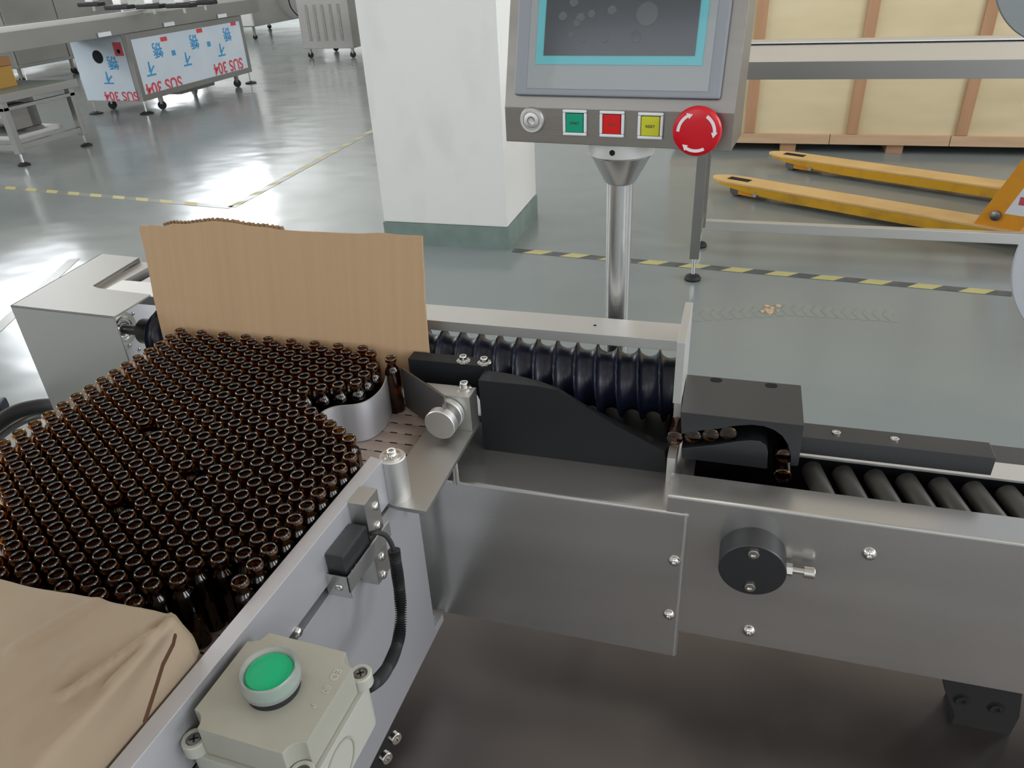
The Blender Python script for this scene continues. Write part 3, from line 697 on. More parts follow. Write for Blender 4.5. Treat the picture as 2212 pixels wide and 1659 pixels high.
bg_ = thing('profile_guide', 'matt black guide plate with a sloping top edge in front of the feed screw', 'guide plate', (-.15, .79, .712))
obj('guide_body', a, 'black_mt', bg_, sharp=25)
zl = .826; l0 = at(868, 790, z=zl); l1 = at(1060, 801, z=zl)
a = MB().box(l0.x, Pf[0].x+.004, .812, .834, zl-.045, zl, bev=.0008); arm = obj('guide_arm', a, 'black_mt', bg_)
for px, py in ((983, 806), (1029, 811)):
    q = at(px, py, z=zl); washer_bolt((q.x, max(.82, min(.826, q.y)), zl), arm, .0092, .0050, .0115)
q = at(1085, 818, z=Pf[0].z); obj('top_hole', MB().lathe([(0, 0), (.0055, 0), (.0055, .0006), (0, .0006)], (q.x, .797, at(1085, 818, y=.797).z), (0, 0, 1), 18), 'hole', bg_)
q = at(1402, 947, y=.800); T = Matrix.Translation(q) @ Matrix.Rotation(.46, 4, 'Y'); a = MB(); a.lathe([(0, 0), (.0055, 0), (.0055, .0006), (0, .0006)], (0, 0, 0), (0, 0, 1), 18); bmesh.ops.transform(a.bm, matrix=T, verts=a.bm.verts); obj('top_hole', a, 'hole', bg_)

# ================================================================ front cover box
ZX = .712; ybx = at(1488, 1112, z=ZX).y; xr = at(1488, 1112, z=ZX).x
BXL = -.3655; zxb = at(1462, 1418, y=ybx).z
mc = thing('box_cover', 'brushed steel box cover below the black guide with two screws at its right edge', 'machine cover', (-.19, ybx, zxb))
a = MB().poly([(BXL, ybx, zxb), (BXL, ybx, ZX-.004), (BXL, ybx+.0015, ZX-.001), (BXL, ybx+.005, ZX), (BXL, .95, ZX), (BXL, .95, ZX-.003), (BXL, ybx+.003, ZX-.004), (BXL, ybx+.003, zxb)][::-1], (xr-BXL, 0, 0)); obj('folded_sheet', a, 'steel', mc)
a = MB().cyl((xr-.0032, ybx+.0032, zxb), (xr-.0032, ybx+.0032, ZX-.0015), .0036, 16); obj('rounded_edge', a, 'alu_lt', mc)
for px, py in ((1457, 1211), (1445, 1327)):
    q = at(px, py, y=ybx); screw_head(q, (0, -1, 0), .0072, .0048, mc)
a = MB().box(-.240, -.165, .80, .845, .425, .455, bev=.002); ub = thing('clamp_bar', 'small black clamp bar with two bolts under the steel box cover', 'bracket', (-.2, .82, .44)); 
a = MB().poly([at(px, py, y=.80) for px, py in ((1240, 1395), (1372, 1425), (1370, 1452), (1235, 1415))], (0, .05, 0), bev=.001); obj('bar', a, 'black_pl', ub)
for px, py in ((1279, 1392), (1356, 1410)):
    q = at(px, py, y=.797); screw_head(q, (0, -1, .2), .0075, .006, ub)

# ================================================================ roller conveyor frame
ZR = .735; yr0 = at(1500, 1078, z=ZR).y; xl = -.041
rc = thing('roller_conveyor', 'steel roller conveyor frame with slanted black rollers at the right', 'conveyor', (.3, .8, .5))
zpb = at(1800, 1424, y=yr0).z
a = MB().poly([(xl, yr0, zpb), (xl, yr0, ZR-.004), (xl, yr0+.0012, ZR-.0012), (xl, yr0+.004, ZR), (xl, yr0+.0445, ZR), (xl, yr0+.0445, ZR-.0025), (xl, yr0+.003, ZR-.003), (xl, yr0+.003, zpb)][::-1], (1.3, 0, 0)); obj('front_panel', a, 'steel', rc)
for px, py in ((1878, 1196), (1618, 1362)):
    q = at(px, py, y=yr0); screw_head(q, (0, -1, 0), .0078, .0052, rc)
a = MB().box(.10, 1.25, .828, .862, ZR-.004, ZR-.0005, bev=.0005); obj('rear_lip', a, 'alu_lt', rc)
a = MB().box(.10, 1.25, .863, .902, .55, ZR-.002); obj('rear_panel', a, 'black_pl', rc)
a = MB().box(-.035, 1.25, yr0+.05, .90, .60, .64); a.box(-.035, .105, .886, .90, .64, .70); a.box(-.035, -.03, yr0+.05, .886, .64, .70); obj('trough', a, 'hole', rc)  # near-black colour paints the shade of the cavity under block and rollers
for k in range(31):
    x = .1385+.0362*k; a = MB().cyl((x+.0075, .750, .711), (x-.0125, .834, .711), .0125, 22, bev=.001); obj('roller', a, 'roller', rc)
zg = .78; g0 = at(1738, 912, z=zg); g1 = at(2131, 955, z=zg); g2 = at(2153, 990, z=zg); zgb = at(2145, 1028, y=g2.y).z
gb = thing('side_guide_bar', 'straight black guide bar with two screws on top, lying over the rollers', 'guide bar', (.2, .82, .78))
obj('bar', MB().box(.1025, g2.x, g2.y, g1.y, zgb, zg, bev=.0008), 'black_pl', gb)
for px, py in ((1805, 926), (1930, 941)):
    q = at(px, py, z=zg); screw_head((q.x, (g1.y+g2.y)/2, zg), (0, 0, 1), .0048, .0018, gb, button=False)

# ================================================================ turning block with milled channel
ty = .79
tk = thing('turning_block', 'black block with a curved channel that guides bottles from the feed screw to the rollers', 'guide block', (.03, .84, .70))
zt_ = at(1470, 890, y=ty).z
outer = [(1470, 890), (1738, 916), (1724, 1007), (1708, 1006), (1708, 985), (1702, 960), (1690, 942), (1672, 929), (1650, 921), (1625, 918), (1590, 920), (1555, 926), (1515, 930), (1472, 938)]
Po = [at(px, py, y=ty) for px, py in outer]; Po[0].z = Po[1].z = zt_
a = MB().poly(Po, (0, .094, 0), bev=.0006); obj('block_body', a, 'black_pl', tk)
ins = [(1472, 969), (1540, 962), (1590, 954), (1620, 951), (1642, 953), (1655, 962), (1659, 978), (1657, 1013), (1473, 990)]
a = MB().poly([at(px, py, y=ty+.001) for px, py in ins], (0, .08, 0), bev=.0006); obj('insert', a, 'black_pl', tk)
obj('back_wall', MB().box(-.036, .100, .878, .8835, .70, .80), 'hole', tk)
for px, py in ((1547, 821), (1666, 833)):
    q = at(px, py, z=zt_); a = MB(); 
    a.poly([(q.x+.0065*math.copysign(1, math.cos(t))*.35+.0052*math.cos(t), q.y+.0052*math.sin(t), zt_) for t in [2*PI*(k+.5)/20 for k in range(20)]], (0, 0, .0004)); obj('slot_hole', a, 'hole', tk)
for i, (px, py) in enumerate(((1457, 944), (1497, 941), (1535, 938), (1573, 934))):
    q = at(px, py+2, y=ty+.004)
    bottle((q.x, ty+.002, q.z), ['amber bottle lying on its side at the channel mouth, nearest the feed screw', 'second amber bottle from the feed screw lying in the black channel', 'third amber bottle from the feed screw lying in the black channel', 'foremost amber bottle in the curved channel of the black block'][i], 'bottles lying in the channel', (-PI/2, 0, 0))
q = at(1694, 985, y=ty+.006); bottle((q.x, ty+.004, q.z), 'amber bottle dropping down the right leg of the curved channel', None, (-PI/2, 0, 0))
q = at(1690, 1030, y=ty-.005); bottle((q.x, ty-.006, q.z+.001), 'amber bottle landing on the rollers below the channel', None, (-PI/2, 0, 0))

# ================================================================ round clamp knob on the panel
kc = at(1624.7, 1233.4, y=yr0-.032)
ck = thing('clamp_disc', 'thick black disc with two bolts mounted on the steel panel', 'clamp', (kc.x, yr0, kc.z))
obj('disc', MB().lathe([(0, 0), (.0375, 0), (.0375, .031), (.0365, .032), (0, .032)], (kc.x, yr0, kc.z), (0, -1, 0), 56), 'black_pl', ck)
for px, py in ((1628, 1196), (1620, 1267)):
    q = at(px, py, y=yr0-.032); screw_head(q, (0, -1, 0), .0062, .0025, ck, button=False)
q0 = at(1700, 1228, y=yr0-.014); q1 = at(1752, 1239, y=yr0-.014)
tbx = thing('locking_bolt', 'steel locking bolt with nut sticking out of the black disc to the right', 'bolt', tuple(q0))
L = q1.x-q0.x; zc = (q0.z+q1.z)/2
obj('nut', MB().lathe([(0, 0), (.0075, 0), (.0075, .007), (0, .007)], (kc.x+.0375, yr0-.014, zc), (1, 0, 0), 6), 'chrome', tbx)
obj('shank', MB().cyl((kc.x+.044, yr0-.014, zc), (kc.x+.058, yr0-.014, zc), .0035, 14), 'chrome', tbx)
obj('head', MB().lathe([(0, 0), (.0068, 0), (.0068, .011), (.006, .012), (.0035, .012), (.0033, .008), (0, .008)], (kc.x+.057, yr0-.014, zc), (1, 0, 0), 20), 'chrome', tbx)

# ================================================================ base deck and the black bracket under the panel
dk = thing('machine_base', 'steel machine base cabinet whose brownish deck lies under the panels', 'machine base', (.3, .7, 0))
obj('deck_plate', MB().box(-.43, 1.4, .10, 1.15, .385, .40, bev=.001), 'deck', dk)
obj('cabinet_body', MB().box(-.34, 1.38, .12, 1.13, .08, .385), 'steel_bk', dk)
for x in (-.30, 1.34):
    for y in (.16, 1.09): obj('foot', MB().lathe([(0, 0), (.035, 0), (.035, .012), (.012, .02), (.012, .08), (0, .08)], (x, y, 0), (0, 0, 1), 18), 'rubber', dk)
mb_ = thing('support_bracket', 'black cast bracket with two bolts under the right steel panel', 'bracket', (.35, .76, .40))
yq = .745
Pq = [at(px, py, y=yq) for px, py in ((2035, 1440), (2040, 1490), (2062, 1545), (2032, 1622), (2150, 1646), (2203, 1550), (2215, 1450))]
obj('bracket_body', MB().poly(Pq, (0, .045, 0), bev=.001), 'black_pl', mb_)
for px, py in ((2078, 1512), (2152, 1530)):
    q = at(px, py, y=yq); a = MB().lathe([(0, 0), (.010, 0), (.010, .0006), (.008, .0006), (.0078, .003), (.0035, .003), (.003, .001), (0, .001)], q, (0, -1, 0), 22); obj('sunk_bolt', a, 'rubber', mb_)
lo = min(p.z for p in Pq); cxm = (Pq[3].x+Pq[4].x)/2
obj('bracket_stem', MB().box(cxm-.02, cxm+.02, yq+.008, yq+.04, .40, lo+.01), 'rubber', mb_)

# ================================================================ control panel on its post
hp_ = thing('control_panel', 'steel touch-screen control panel with push buttons and red emergency stop on a round post', 'control panel', (-.145, .985, .40))
HO = Vector((at(1337, 500, y=.985).x, .985, 0)); HR = -.11
HU = Vector((math.cos(HR), math.sin(HR), 0)); HN = Vector((math.sin(HR), -math.cos(HR), 0)); HW = Vector((0, 0, 1))
FP = HO+HN*.050                         # lower front face, upright
def loc(p): d = p-HO; return (d.dot(HU), d.dot(HN), d.z)
bl = loc(atp(1093.6, 303, FP, HN)); brr = loc(atp(1578, 330, FP, HN)); crl = loc(atp(1091, 226, FP, HN)); crr = loc(atp(1587, 250, FP, HN))
u0, u1, zb0, zc0 = bl[0], (brr[0]+crr[0])/2, (bl[2]+brr[2])/2, (crl[2]+crr[2])/2
TLT = math.radians(15.5); UN = HN*math.cos(TLT)+HW*math.sin(TLT); UV = HW*math.cos(TLT)-HN*math.sin(TLT)
hw_ = lambda u, n, z: HO+HU*u+HN*n+HW*z
upH = .27; n1 = .050-upH*math.sin(TLT); z1 = zc0+upH*math.cos(TLT)
prof = [(.050, zb0), (.050, zc0), (n1, z1), (n1-.05, z1), (-.035, zc0+.02), (-.035, zb0)]
a = MB().poly([hw_(u0, n, z) for n, z in prof], HU*(u1-u0), bev=.0008); obj('console', a, 'steel_dk', hp_)
UP0 = hw_(0, .050, zc0)                 # origin on the tilted face
def up(px, py, lift=0.0): return atp(px, py, UP0+UN*lift, UN)
def upl(p): d = p-UP0; return (d.dot(HU), d.dot(UV))
c1 = upl(up(1114, 205.5)); c2 = upl(up(1556, 218.5)); bu0, bu1, bv0 = c1[0], c2[0], (c1[1]+c2[1])/2; bv1 = bv0+.205
UT = Matrix((HU, UV, UN)).transposed().to_4x4(); UT.translation = UP0
a = MB(); a.box(bu0, bu1, bv0, bv1, .0002, .009, bev=.0035, T=UT); bz_ = obj('bezel', a, 'bezel', hp_, label='grey touch-screen bezel')
def rect(px0, py0, px1, py1, lift, name, m, par, top=None, th=.0006):
    A = upl(up(px0, py0, lift)); B = upl(up(px1, py1, lift)); v0 = (A[1]+B[1])/2; v1 = top
    a = MB(); a.box(A[0], B[0], v0, v1, lift-th, lift, T=UT); return obj(name, a, m, par), (A[0], B[0], v0, v1)
rect(1138, 189, 1529, 199, .0096, 'inner_face', 'bezel_in', bz_, bv1-.008)
o1, _ = rect(1156.7, 139, 1516.7, 141.5, .0102, 'teal_surround', 'teal', bz_, bv1-.018)
o2, sc_ = rect(1173.8, 119, 1500.5, 121.5, .0108, 'screen', 'screen', bz_, bv1-.026)
for px, py, r in ((1398, 30, 20), (1373, 80, 10), (1216, 35, 8), (1254, 38, 8), (1246, 50, 7), (1278, 30, 7), (1322, 22, 8), (1234, 75, 6), (1260, 85, 6), (1306, 84, 7), (1240, 5, 8)):
    q = up(px, py, .0109); a = MB().lathe([(0, 0), (r*.00063, 0), (r*.0006, .0002), (0, .0002)], q, UN, 20); obj('dust_spot', a, 'bubble', bz_)
def fr_(px, py): return atp(px, py, FP, HN)
q = fr_(1150, 259); a = MB().lathe([(0, 0), (.0155, 0), (.0158, .0015), (.0145, .0035), (.0115, .0035), (.0110, .0020), (.0100, .0020), (.0095, .0045), (.0060, .0055), (.0045, .0050), (0, .0050)], q, HN, 40); ky = obj('power_button', a, 'alu_lt', hp_)
a = MB(); 
for k in range(13):
    t0_ = math.radians(-50+k*280/13-90+130); t1_ = math.radians(-50+(k+1)*280/13-90+130)
    P4 = [q+HN*.0056+(HU*math.cos(t)+HW*math.sin(t))*r for t, r in ((t0_, .0040), (t1_, .0040), (t1_, .0048), (t0_, .0048))]; a.poly(P4, HN*.0002)
obj('power_symbol', a, 'gunmetal', ky)
for px, py, m_, tx_, nm in ((1243, 264, 'btn_g', 'START', 'green'), (1323, 267, 'btn_r', 'STOP', 'red'), (1406, 271, 'btn_y', 'RESET', 'yellow')):
    q = fr_(px, py); T = frame(q, HU, HW)
    a = MB(); s_ = .0152; 
    for (x0, x1, y0, y1) in ((-s_, s_, s_-.0036, s_), (-s_, s_, -s_, -s_+.0036), (-s_, -s_+.0036, -s_+.0036, s_-.0036), (s_-.0036, s_, -s_+.0036, s_-.0036)): a.box(x0, x1, y0, y1, .0002, .0045, bev=.0012, T=T)
    bt = obj('square_button', a, 'white_ring', hp_)
    a = MB(); a.box(-.0122, .0122, -.0122, .0122, 0, .0012, T=T); obj('seat', a, 'rubber', bt)
    a = MB(); a.box(-.0108, .0108, -.0112, .0108, .001, .0042, bev=.0008, T=T); obj('lens', a, m_, bt, label=nm+' button lens')
    text_mesh(tx_, .0042, frame(q+HN*.00435-HW*.0005, HU, HW), 'btn_txt', 'button_lettering', bt, .0002)
q = fr_(1508, 288); q = atp(1504.5, 285, FP+HN*.022, HN); e0 = q-HN*.022; ER = .0275
a = MB().lathe([(0, 0), (.0175, 0), (.0165, .010), (0, .010)], e0, HN, 32); es_ = obj('stop_collar', a, 'rubber', hp_)
a = MB().lathe([(0, .009), (.016, .009), (.0245, .012), (ER, .0165), (ER, .0200), (.0262, .0225), (.0225, .0242), (.012, .0250), (0, .0252)], e0, HN, 56); eb = obj('emergency_stop', a, 'estop', hp_, label='round red emergency stop mushroom button')
for k in range(3):
    a = MB(); c_ = math.radians(150-120*k); sp_ = math.radians(58); N = 10
    for i in range(N):
        t0_ = c_-sp_*i/N+sp_/2; t1_ = c_-sp_*(i+1)/N+sp_/2
        P4 = [e0+HN*.02475+(HU*math.cos(t)+HW*math.sin(t))*r for t, r in ((t0_, .0188), (t0_, .0222), (t1_, .0222), (t1_, .0188))]
        P4 = [p-HN*.0006 for p in P4]; a.poly(P4, HN*.0011)
    t = c_-sp_/2; tp = lambda t, r: e0+HN*.02415+(HU*math.cos(t)+HW*math.sin(t))*r
    a.poly([tp(t, .0168), tp(t, .0240), tp(t-.30, .0200)], HN*.0011); obj('stop_arrow', a, 'white_pr', eb)
cy_ = zb0
a = MB().lathe([(0, 0), (.0415, 0), (.0425, .001), (.0425, .019), (0, .019)], HO+HW*(cy_-.0195), (0, 0, 1), 48); cl_ = obj('collar_ring', a, 'alu_lt', hp_)
a = MB().lathe([(.0175, 0), (.020, .002), (.0385, .036), (.0385, .0385), (0, .0385)], HO+HW*(cy_-.058), (0, 0, 1), 48); obj('collar_cone', a, 'steel', hp_)
qh = at(1331, 328, y=.985-.0427); a = MB().lathe([(0, 0), (.0036, 0), (.0036, .0004), (0, .0004)], HO+HW*(cy_-.010)+HN*.0424+HU*.0, HN, 16); obj('grub_hole', a, 'hole', cl_)
obj('post', MB().cyl(HO+HW*.40, HO+HW*(cy_-.05), .0172, 36), 'steel', hp_)
obj('post_flange', MB().lathe([(0, 0), (.045, 0), (.045, .012), (.02, .016), (0, .016)], HO+HW*.40, (0, 0, 1), 30), 'steel', hp_)

# ================================================================ reel discs at the right border
def disc(cpx, cpy, rpx, y, m_, label, name='label_reel'):
    c = at(cpx, cpy, y=y); r = rpx*(at(cpx+50, cpy, y=y)-at(cpx-50, cpy, y=y)).length/100
    t = thing(name, label, 'reel', tuple(c), 'label reels of the labelling head')
    obj('flange', MB().lathe([(0, 0), (r-.001, 0), (r, .001), (r, .003), (r-.001, .004), (0, .004)], c, (0, 1, 0), 96), m_, t)
    obj('core', MB().lathe([(0, .004), (.04, .004), (.04, .07), (0, .07)], c, (0, 1, 0), 32), 'rubber', t)
    return c, r
cA, rA = disc(2459, 567, 281, .95, 'disc', 'pale round reel disc entering at the right border beside the pallet truck')
cB, rB = disc(2345, -85, 194, 1.0, 'disc_dk', 'grey round reel disc entering at the top right corner above the crate')
lh = thing('reel_post', 'square steel post that carries the two reel discs', 'post', (cA.x, 1.05, .40))
obj('post', MB().box(cA.x+.20, cA.x+.26, 1.07, 1.12, .40, 1.75, bev=.003), 'steel_bk', lh)
obj('arm', MB().box(cA.x-.02, cA.x+.21, 1.08, 1.10, cA.z-.02, cA.z+.02), 'steel_bk', lh)
obj('spindle', MB().cyl((cA.x, .955, cA.z), (cA.x, 1.075, cA.z), .012), 'chrome', lh)
obj('arm', MB().box(min(cA.x, cB.x), cA.x+.21, 1.08, 1.10, cB.z-.02, cB.z+.02), 'steel_bk', lh)
obj('spindle', MB().cyl((cB.x, 1.005, cB.z), (cB.x, 1.09, cB.z), .012), 'chrome', lh)

# ================================================================ black hose and navy handle left of the infeed table
hz = .66
pts = smooth([at(px, py, z=hz) for px, py in ((-80, 990), (-30, 935), (8, 905), (40, 888), (75, 879), (112, 876), (150, 882), (190, 905))], 6)
tag(obj('hose', MB().tube(pts, .0125, 14), 'rubber', sharp=80), 'thick black hose bent round the far left side of the infeed table', 'hose')
pts = smooth([at(px, py, z=hz-.03) for px, py in ((-60, 1010), (-15, 955), (20, 925), (55, 905), (90, 895), (130, 893), (170, 905))], 6)
tag(obj('hose', MB().tube(pts, .008, 12), 'gunmetal', sharp=80), 'thin grey hose running just inside the thick black one', 'hose')
q = at(-4, 880, z=.62); hb = thing('navy_handle', 'navy plastic handle peeking in at the left border above the black hose', 'handle', tuple(q))
a = MB(); a.box(-.09, .012, -.02, .02, -.012, .012, bev=.006, T=Matrix.Translation(q) @ Matrix.Rotation(.5, 4, 'Z')); obj('grip', a, 'navy_pl', hb)
obj('stem', MB().cyl((q.x-.06, q.y-.03, 0), (q.x-.06, q.y-.03, q.z), .012), 'steel_bk', hb)

# ================================================================ long steel table at the right
t1 = thing('steel_table', 'long stainless conveyor table with levelling feet in front of the wooden crate', 'table', (1.2, 3.35, 0))
y0, y1 = 3.13, 3.60; xL = -.165; ztp = .883
q0 = at(1610, 95, z=ztp).y; q1 = at(1610, 60, z=.895).y
obj('front_rail', MB().box(-.20, 3.4, y0, y0+.003, .822, ztp, bev=.0008), 'steel_bk', t1)
obj('front_top', MB().box(-.20, 3.4, y0+.003, q0, ztp-.003, ztp, bev=.0008), 'alu_lt', t1)
obj('belt', MB().box(-.19, 3.39, q0+.004, q0+.036, ztp-.02, ztp-.012), 'green_belt', t1)
obj('rear_rail', MB().box(-.20, 3.4, q0+.04, q0+.043, .83, ztp+.012, bev=.0006), 'alu_lt', t1)
obj('rear_top', MB().box(-.20, 3.4, q0+.043, y1+.02, ztp+.006, ztp+.012, bev=.0006), 'alu_lt', t1)
for x in (xL, 3.2):
    for y in (y0+.004, y1-.045):
        obj('leg', MB().box(x, x+.04, y, y+.04, .10, .87, bev=.002), 'steel_bk', t1)
        a = MB().lathe([(0, 0), (.034, 0), (.036, .008), (.030, .018), (.012, .026), (0, .026)], (x+.02, y+.02, 0), (0, 0, 1), 26); ft = obj('levelling_foot', a, 'rubber', t1)
        obj('spindle', MB().cyl((x+.02, y+.02, .02), (x+.02, y+.02, .105), .008, 14), 'chrome', ft)
    obj('side_stretcher', MB().box(x+.005, x+.035, y0+.04, y1-.045, .16, .19), 'steel_bk', t1)
zs0, zs1 = at(1540, 498, y=y1-.045).z, at(1540, 478, y=y1-.045).z
obj('rear_stretcher', MB().box(xL+.04, 3.2, y1-.045, y1-.01, zs0, zs1, bev=.002), 'alu_lt', t1)

# ================================================================ plywood crate
cyf = 5.5; cr = thing('wooden_crate', 'large pale plywood crate with pine battens raised on skids behind the steel table', 'crate', (1.3, 6.2, 0))
xc0 = at(1448, 327, y=cyf).x; bat = []
for (pa, pb) in (((1890, 0), (1840, 292)), ((2148, 0), (2075, 305))):
    bat.append((at(*pa, y=cyf).x+at(*pb, y=cyf).x)/2)
sp_ = bat[1]-bat[0]; bx = [bat[0]+sp_*k for k in range(-1, 6) if xc0 < bat[0]+sp_*k]
xc1 = bx[-1]+.05; zpl0 = at(1700, 310, y=cyf).z; zpl1 = at(1700, 289, y=cyf).z; zct = 1.85
xs = [xc0]+bx+[xc1]
for x0, x1 in zip(xs, xs[1:]):
    if x1-x0 > .03: obj('plywood_panel', MB().box(x0+.0025, x1-.0025, cyf+.02, cyf+.035, zpl1-.01, zct), 'ply', cr)
for x in bx: obj('batten', MB().box(x-.034, x+.034, cyf, cyf+.0195, zpl1+.002, zct, bev=.002), 'batten', cr)
brk = [xc0]+[at(px, 312, y=cyf).x for px in (1790, 2050)]+[xc1]
for x0, x1 in zip(brk, brk[1:]): obj('bottom_plank', MB().box(x0+.002, x1-.002, cyf-.006, cyf+.02, zpl0, zpl1, bev=.002), 'plank', cr)
obj('crate_body', MB().box(xc0, xc1, cyf+.035, cyf+1.4, zpl0+.02, zct-.005), 'ply', cr)
for i, px in enumerate((1700, 1930)):
    x = at(px, 330, y=cyf+.03).x; obj('skid', MB().box(x-.05, x+.05, cyf+.02, cyf+1.38, 0, zpl0+.02), 'batten', cr)
for x in (xc1-.3, (at(1930, 330, y=cyf).x+xc1)/2): obj('skid', MB().box(x-.05, x+.05, cyf+.02, cyf+1.38, 0, zpl0+.02), 'batten', cr)

# ================================================================ pallet truck
zf = .083; A0 = at(1545, 379, z=zf); A1 = at(2130, 478, z=zf); B0 = at(1625, 322, z=zf); fu = (A1-A0); fl_ = fu.length; fu.normalize(); fv = Vector((-fu.y, fu.x, 0))
gap = (B0-A0).dot(fv); pt = thing('pallet_truck', 'yellow hand pallet truck with two pale-topped forks parked in front of the wooden crate', 'pallet truck', (A0.x+.6, A0.y, 0))
FT = lambda o: Matrix.Translation((o.x, o.y, 0)) @ Matrix((fu, fv, Vector((0, 0, 1)))).transposed().to_4x4()
fw = .155; off = (B0-A0).dot(fu)
for k in range(2):
    T = FT(A0+fv*(gap*k)); L = fl_+.30
    out = [(0, .05), (.05, .018), (.12, .002), (L, 0), (L, fw), (.12, fw-.002), (.05, fw-.018), (0, fw-.05), (-.012, fw/2)]
    a = MB().poly([T @ Vector((x, y-fw/2, zf-.012)) for x, y in out], (0, 0, .012), bev=.002); fk = obj('fork_top', a, 'truck_top', pt)
    for s_ in (0, 1):
        yy = -fw/2 if s_ == 0 else fw/2-.006
        a = MB().poly([T @ Vector((x, yy, z)) for x, z in ((.02, zf-.012), (L, zf-.012), (L, .026), (.50, .026), (.34, .034), (.18, .048))], fv*.006); obj('fork_side', a, 'truck_y', fk)
    a = MB(); a.box(.09, .22, -.022, .030, zf+.0002, zf+.0012, T=T); obj('roller_slot', a, 'hole', fk)
    obj('load_roller', MB().cyl(T @ Vector((.16, -.045, .036)), T @ Vector((.16, .045, .036)), .036, 24, bev=.003), 'gunmetal', fk)
    a = MB(); a.box(.19, .30, -fw/2+.008, fw/2-.008, .018, .05, bev=.004, T=T); obj('roller_yoke', a, 'truck_o', fk)
    obj('yoke_pin', MB().cyl(T @ Vector((.30, -fw/2-.006, .036)), T @ Vector((.30, fw/2+.006, .036)), .012, 14), 'chrome', fk)
T = FT(A0); X1 = fl_
a = MB(); 
sidep = [(X1-.20, zf), (X1+.26, zf-.01), (X1+.34, .30), (X1+.24, .62), (X1+.20, .62), (X1-.02, .14)]
for yy in (-.06, gap+.02):
    a = MB().poly([T @ Vector((x, yy, z)) for x, z in ((X1-.04, zf-.012), (X1+.15, zf-.012), (X1+.33, .56), (X1+.15, .56))], fv*.04, bev=.002); sd = obj('side_arm', a, 'truck_o', pt)
    a = MB().lathe([(0, 0), (.022, 0), (.022, .012), (.012, .016), (0, .016)], T @ Vector((X1+.045, yy, .135)), -fv, 18); obj('pivot_pin', a, 'gunmetal', sd)
    a = MB().poly([T @ Vector((x, yy-.0015, z)) for x, z in ((X1+.075, .15), (X1+.150, .15), (X1+.285, .53), (X1+.215, .53))], fv*.0014); lb = obj('white_sticker', a, 'label_w', sd, label='white sticker')
    for zz, m_ in ((.215, 'label_r'), (.30, 'label_b')):
        xx = X1+.075+(zz-.15)*.36+.036; a = MB(); a.box(xx-.016, xx+.016, yy-.0022, yy-.0014, zz-.018, zz+.018, T=T); obj('sticker_print', a, m_, lb)
a = MB(); a.box(X1+.20, X1+.36, -.06, gap+.06, .45, .57, bev=.01, T=T); obj('frame_head', a, 'truck_o', pt)
obj('hydraulic_pump', MB().cyl(T @ Vector((X1+.42, gap/2, .10)), T @ Vector((X1+.42, gap/2, .52)), .06, 24), 'rubber', pt)
obj('steer_wheel', MB().cyl(T @ Vector((X1+.42, gap/2-.08, .09)), T @ Vector((X1+.42, gap/2+.08, .09)), .09, 28, bev=.006), 'rubber', pt)
obj('handle_shaft', MB().cyl(T @ Vector((X1+.44, gap/2, .5)), T @ Vector((X1+.70, gap/2, 1.2)), .018, 18), 'truck_o', pt)

# ================================================================ casters, levelling feet, helpers for the far machines
def caster(x, y, h, par, a_=0.4, r=None):
    r = r or min(.042, h*.42); c, s = math.cos(a_), math.sin(a_)
    cs = obj('caster', MB().cyl((x-.014*s, y+.014*c, r), (x+.014*s, y-.014*c, r), r, 20, bev=.003), 'rubber', par)
    obj('fork', MB().box(x-.018, x+.018, y-.018, y+.018, r*1.3, h), 'steel_bk', cs)
def lfoot(x, y, h, par, r=.035):
    f_ = obj('levelling_foot', MB().lathe([(0, 0), (r, 0), (r, .012), (r*.5, .024), (0, .024)], (x, y, 0), (0, 0, 1), 18), 'rubber', par)
    obj('spindle', MB().cyl((x, y, .02), (x, y, h), .009, 10), 'chrome', f_)

# ================================================================ film-covered cart under the long conveyor
ct = thing('filmed_cart', 'stainless frame cart with blue printed protective film on its panels', 'cart', (-6.05, 7.5, 0))
X0, X1_, Y0, Y1_ = -6.40, -5.72, 6.52, 8.44; Z0, Z1 = .125, .735; tb_ = .055
for x in (X0, X1_-tb_):
    for y in (Y0, Y1_-tb_): obj('upright', MB().box(x, x+tb_, y, y+tb_, Z0, Z1, bev=.003), 'steel_bk', ct)
for z0, z1 in ((Z0, Z0+tb_), (Z1-tb_, Z1)):
    for x in (X0, X1_-tb_): obj('side_bar', MB().box(x, x+tb_, Y0+tb_, Y1_-tb_, z0, z1, bev=.003), 'steel_bk', ct)
    for y in (Y0, Y1_-tb_): obj('end_bar', MB().box(X0+tb_, X1_-tb_, y, y+tb_, z0, z1, bev=.003), 'steel_bk', ct)
sp1 = obj('side_panel', MB().box(X1_-.012, X1_-.006, Y0+tb_, Y1_-tb_, Z0+tb_, Z1-tb_), 'film', ct)
sp2 = obj('end_panel', MB().box(X0+.004, X1_-.06, Y0-.002, Y0+.004, Z0+.01, Z1-.01), 'film', ct)
obj('cart_inside', MB().box(X0+.06, X1_-.06, Y0+.06, Y1_-.06, Z0+.01, Z1-.01), 'steel_bk', ct)
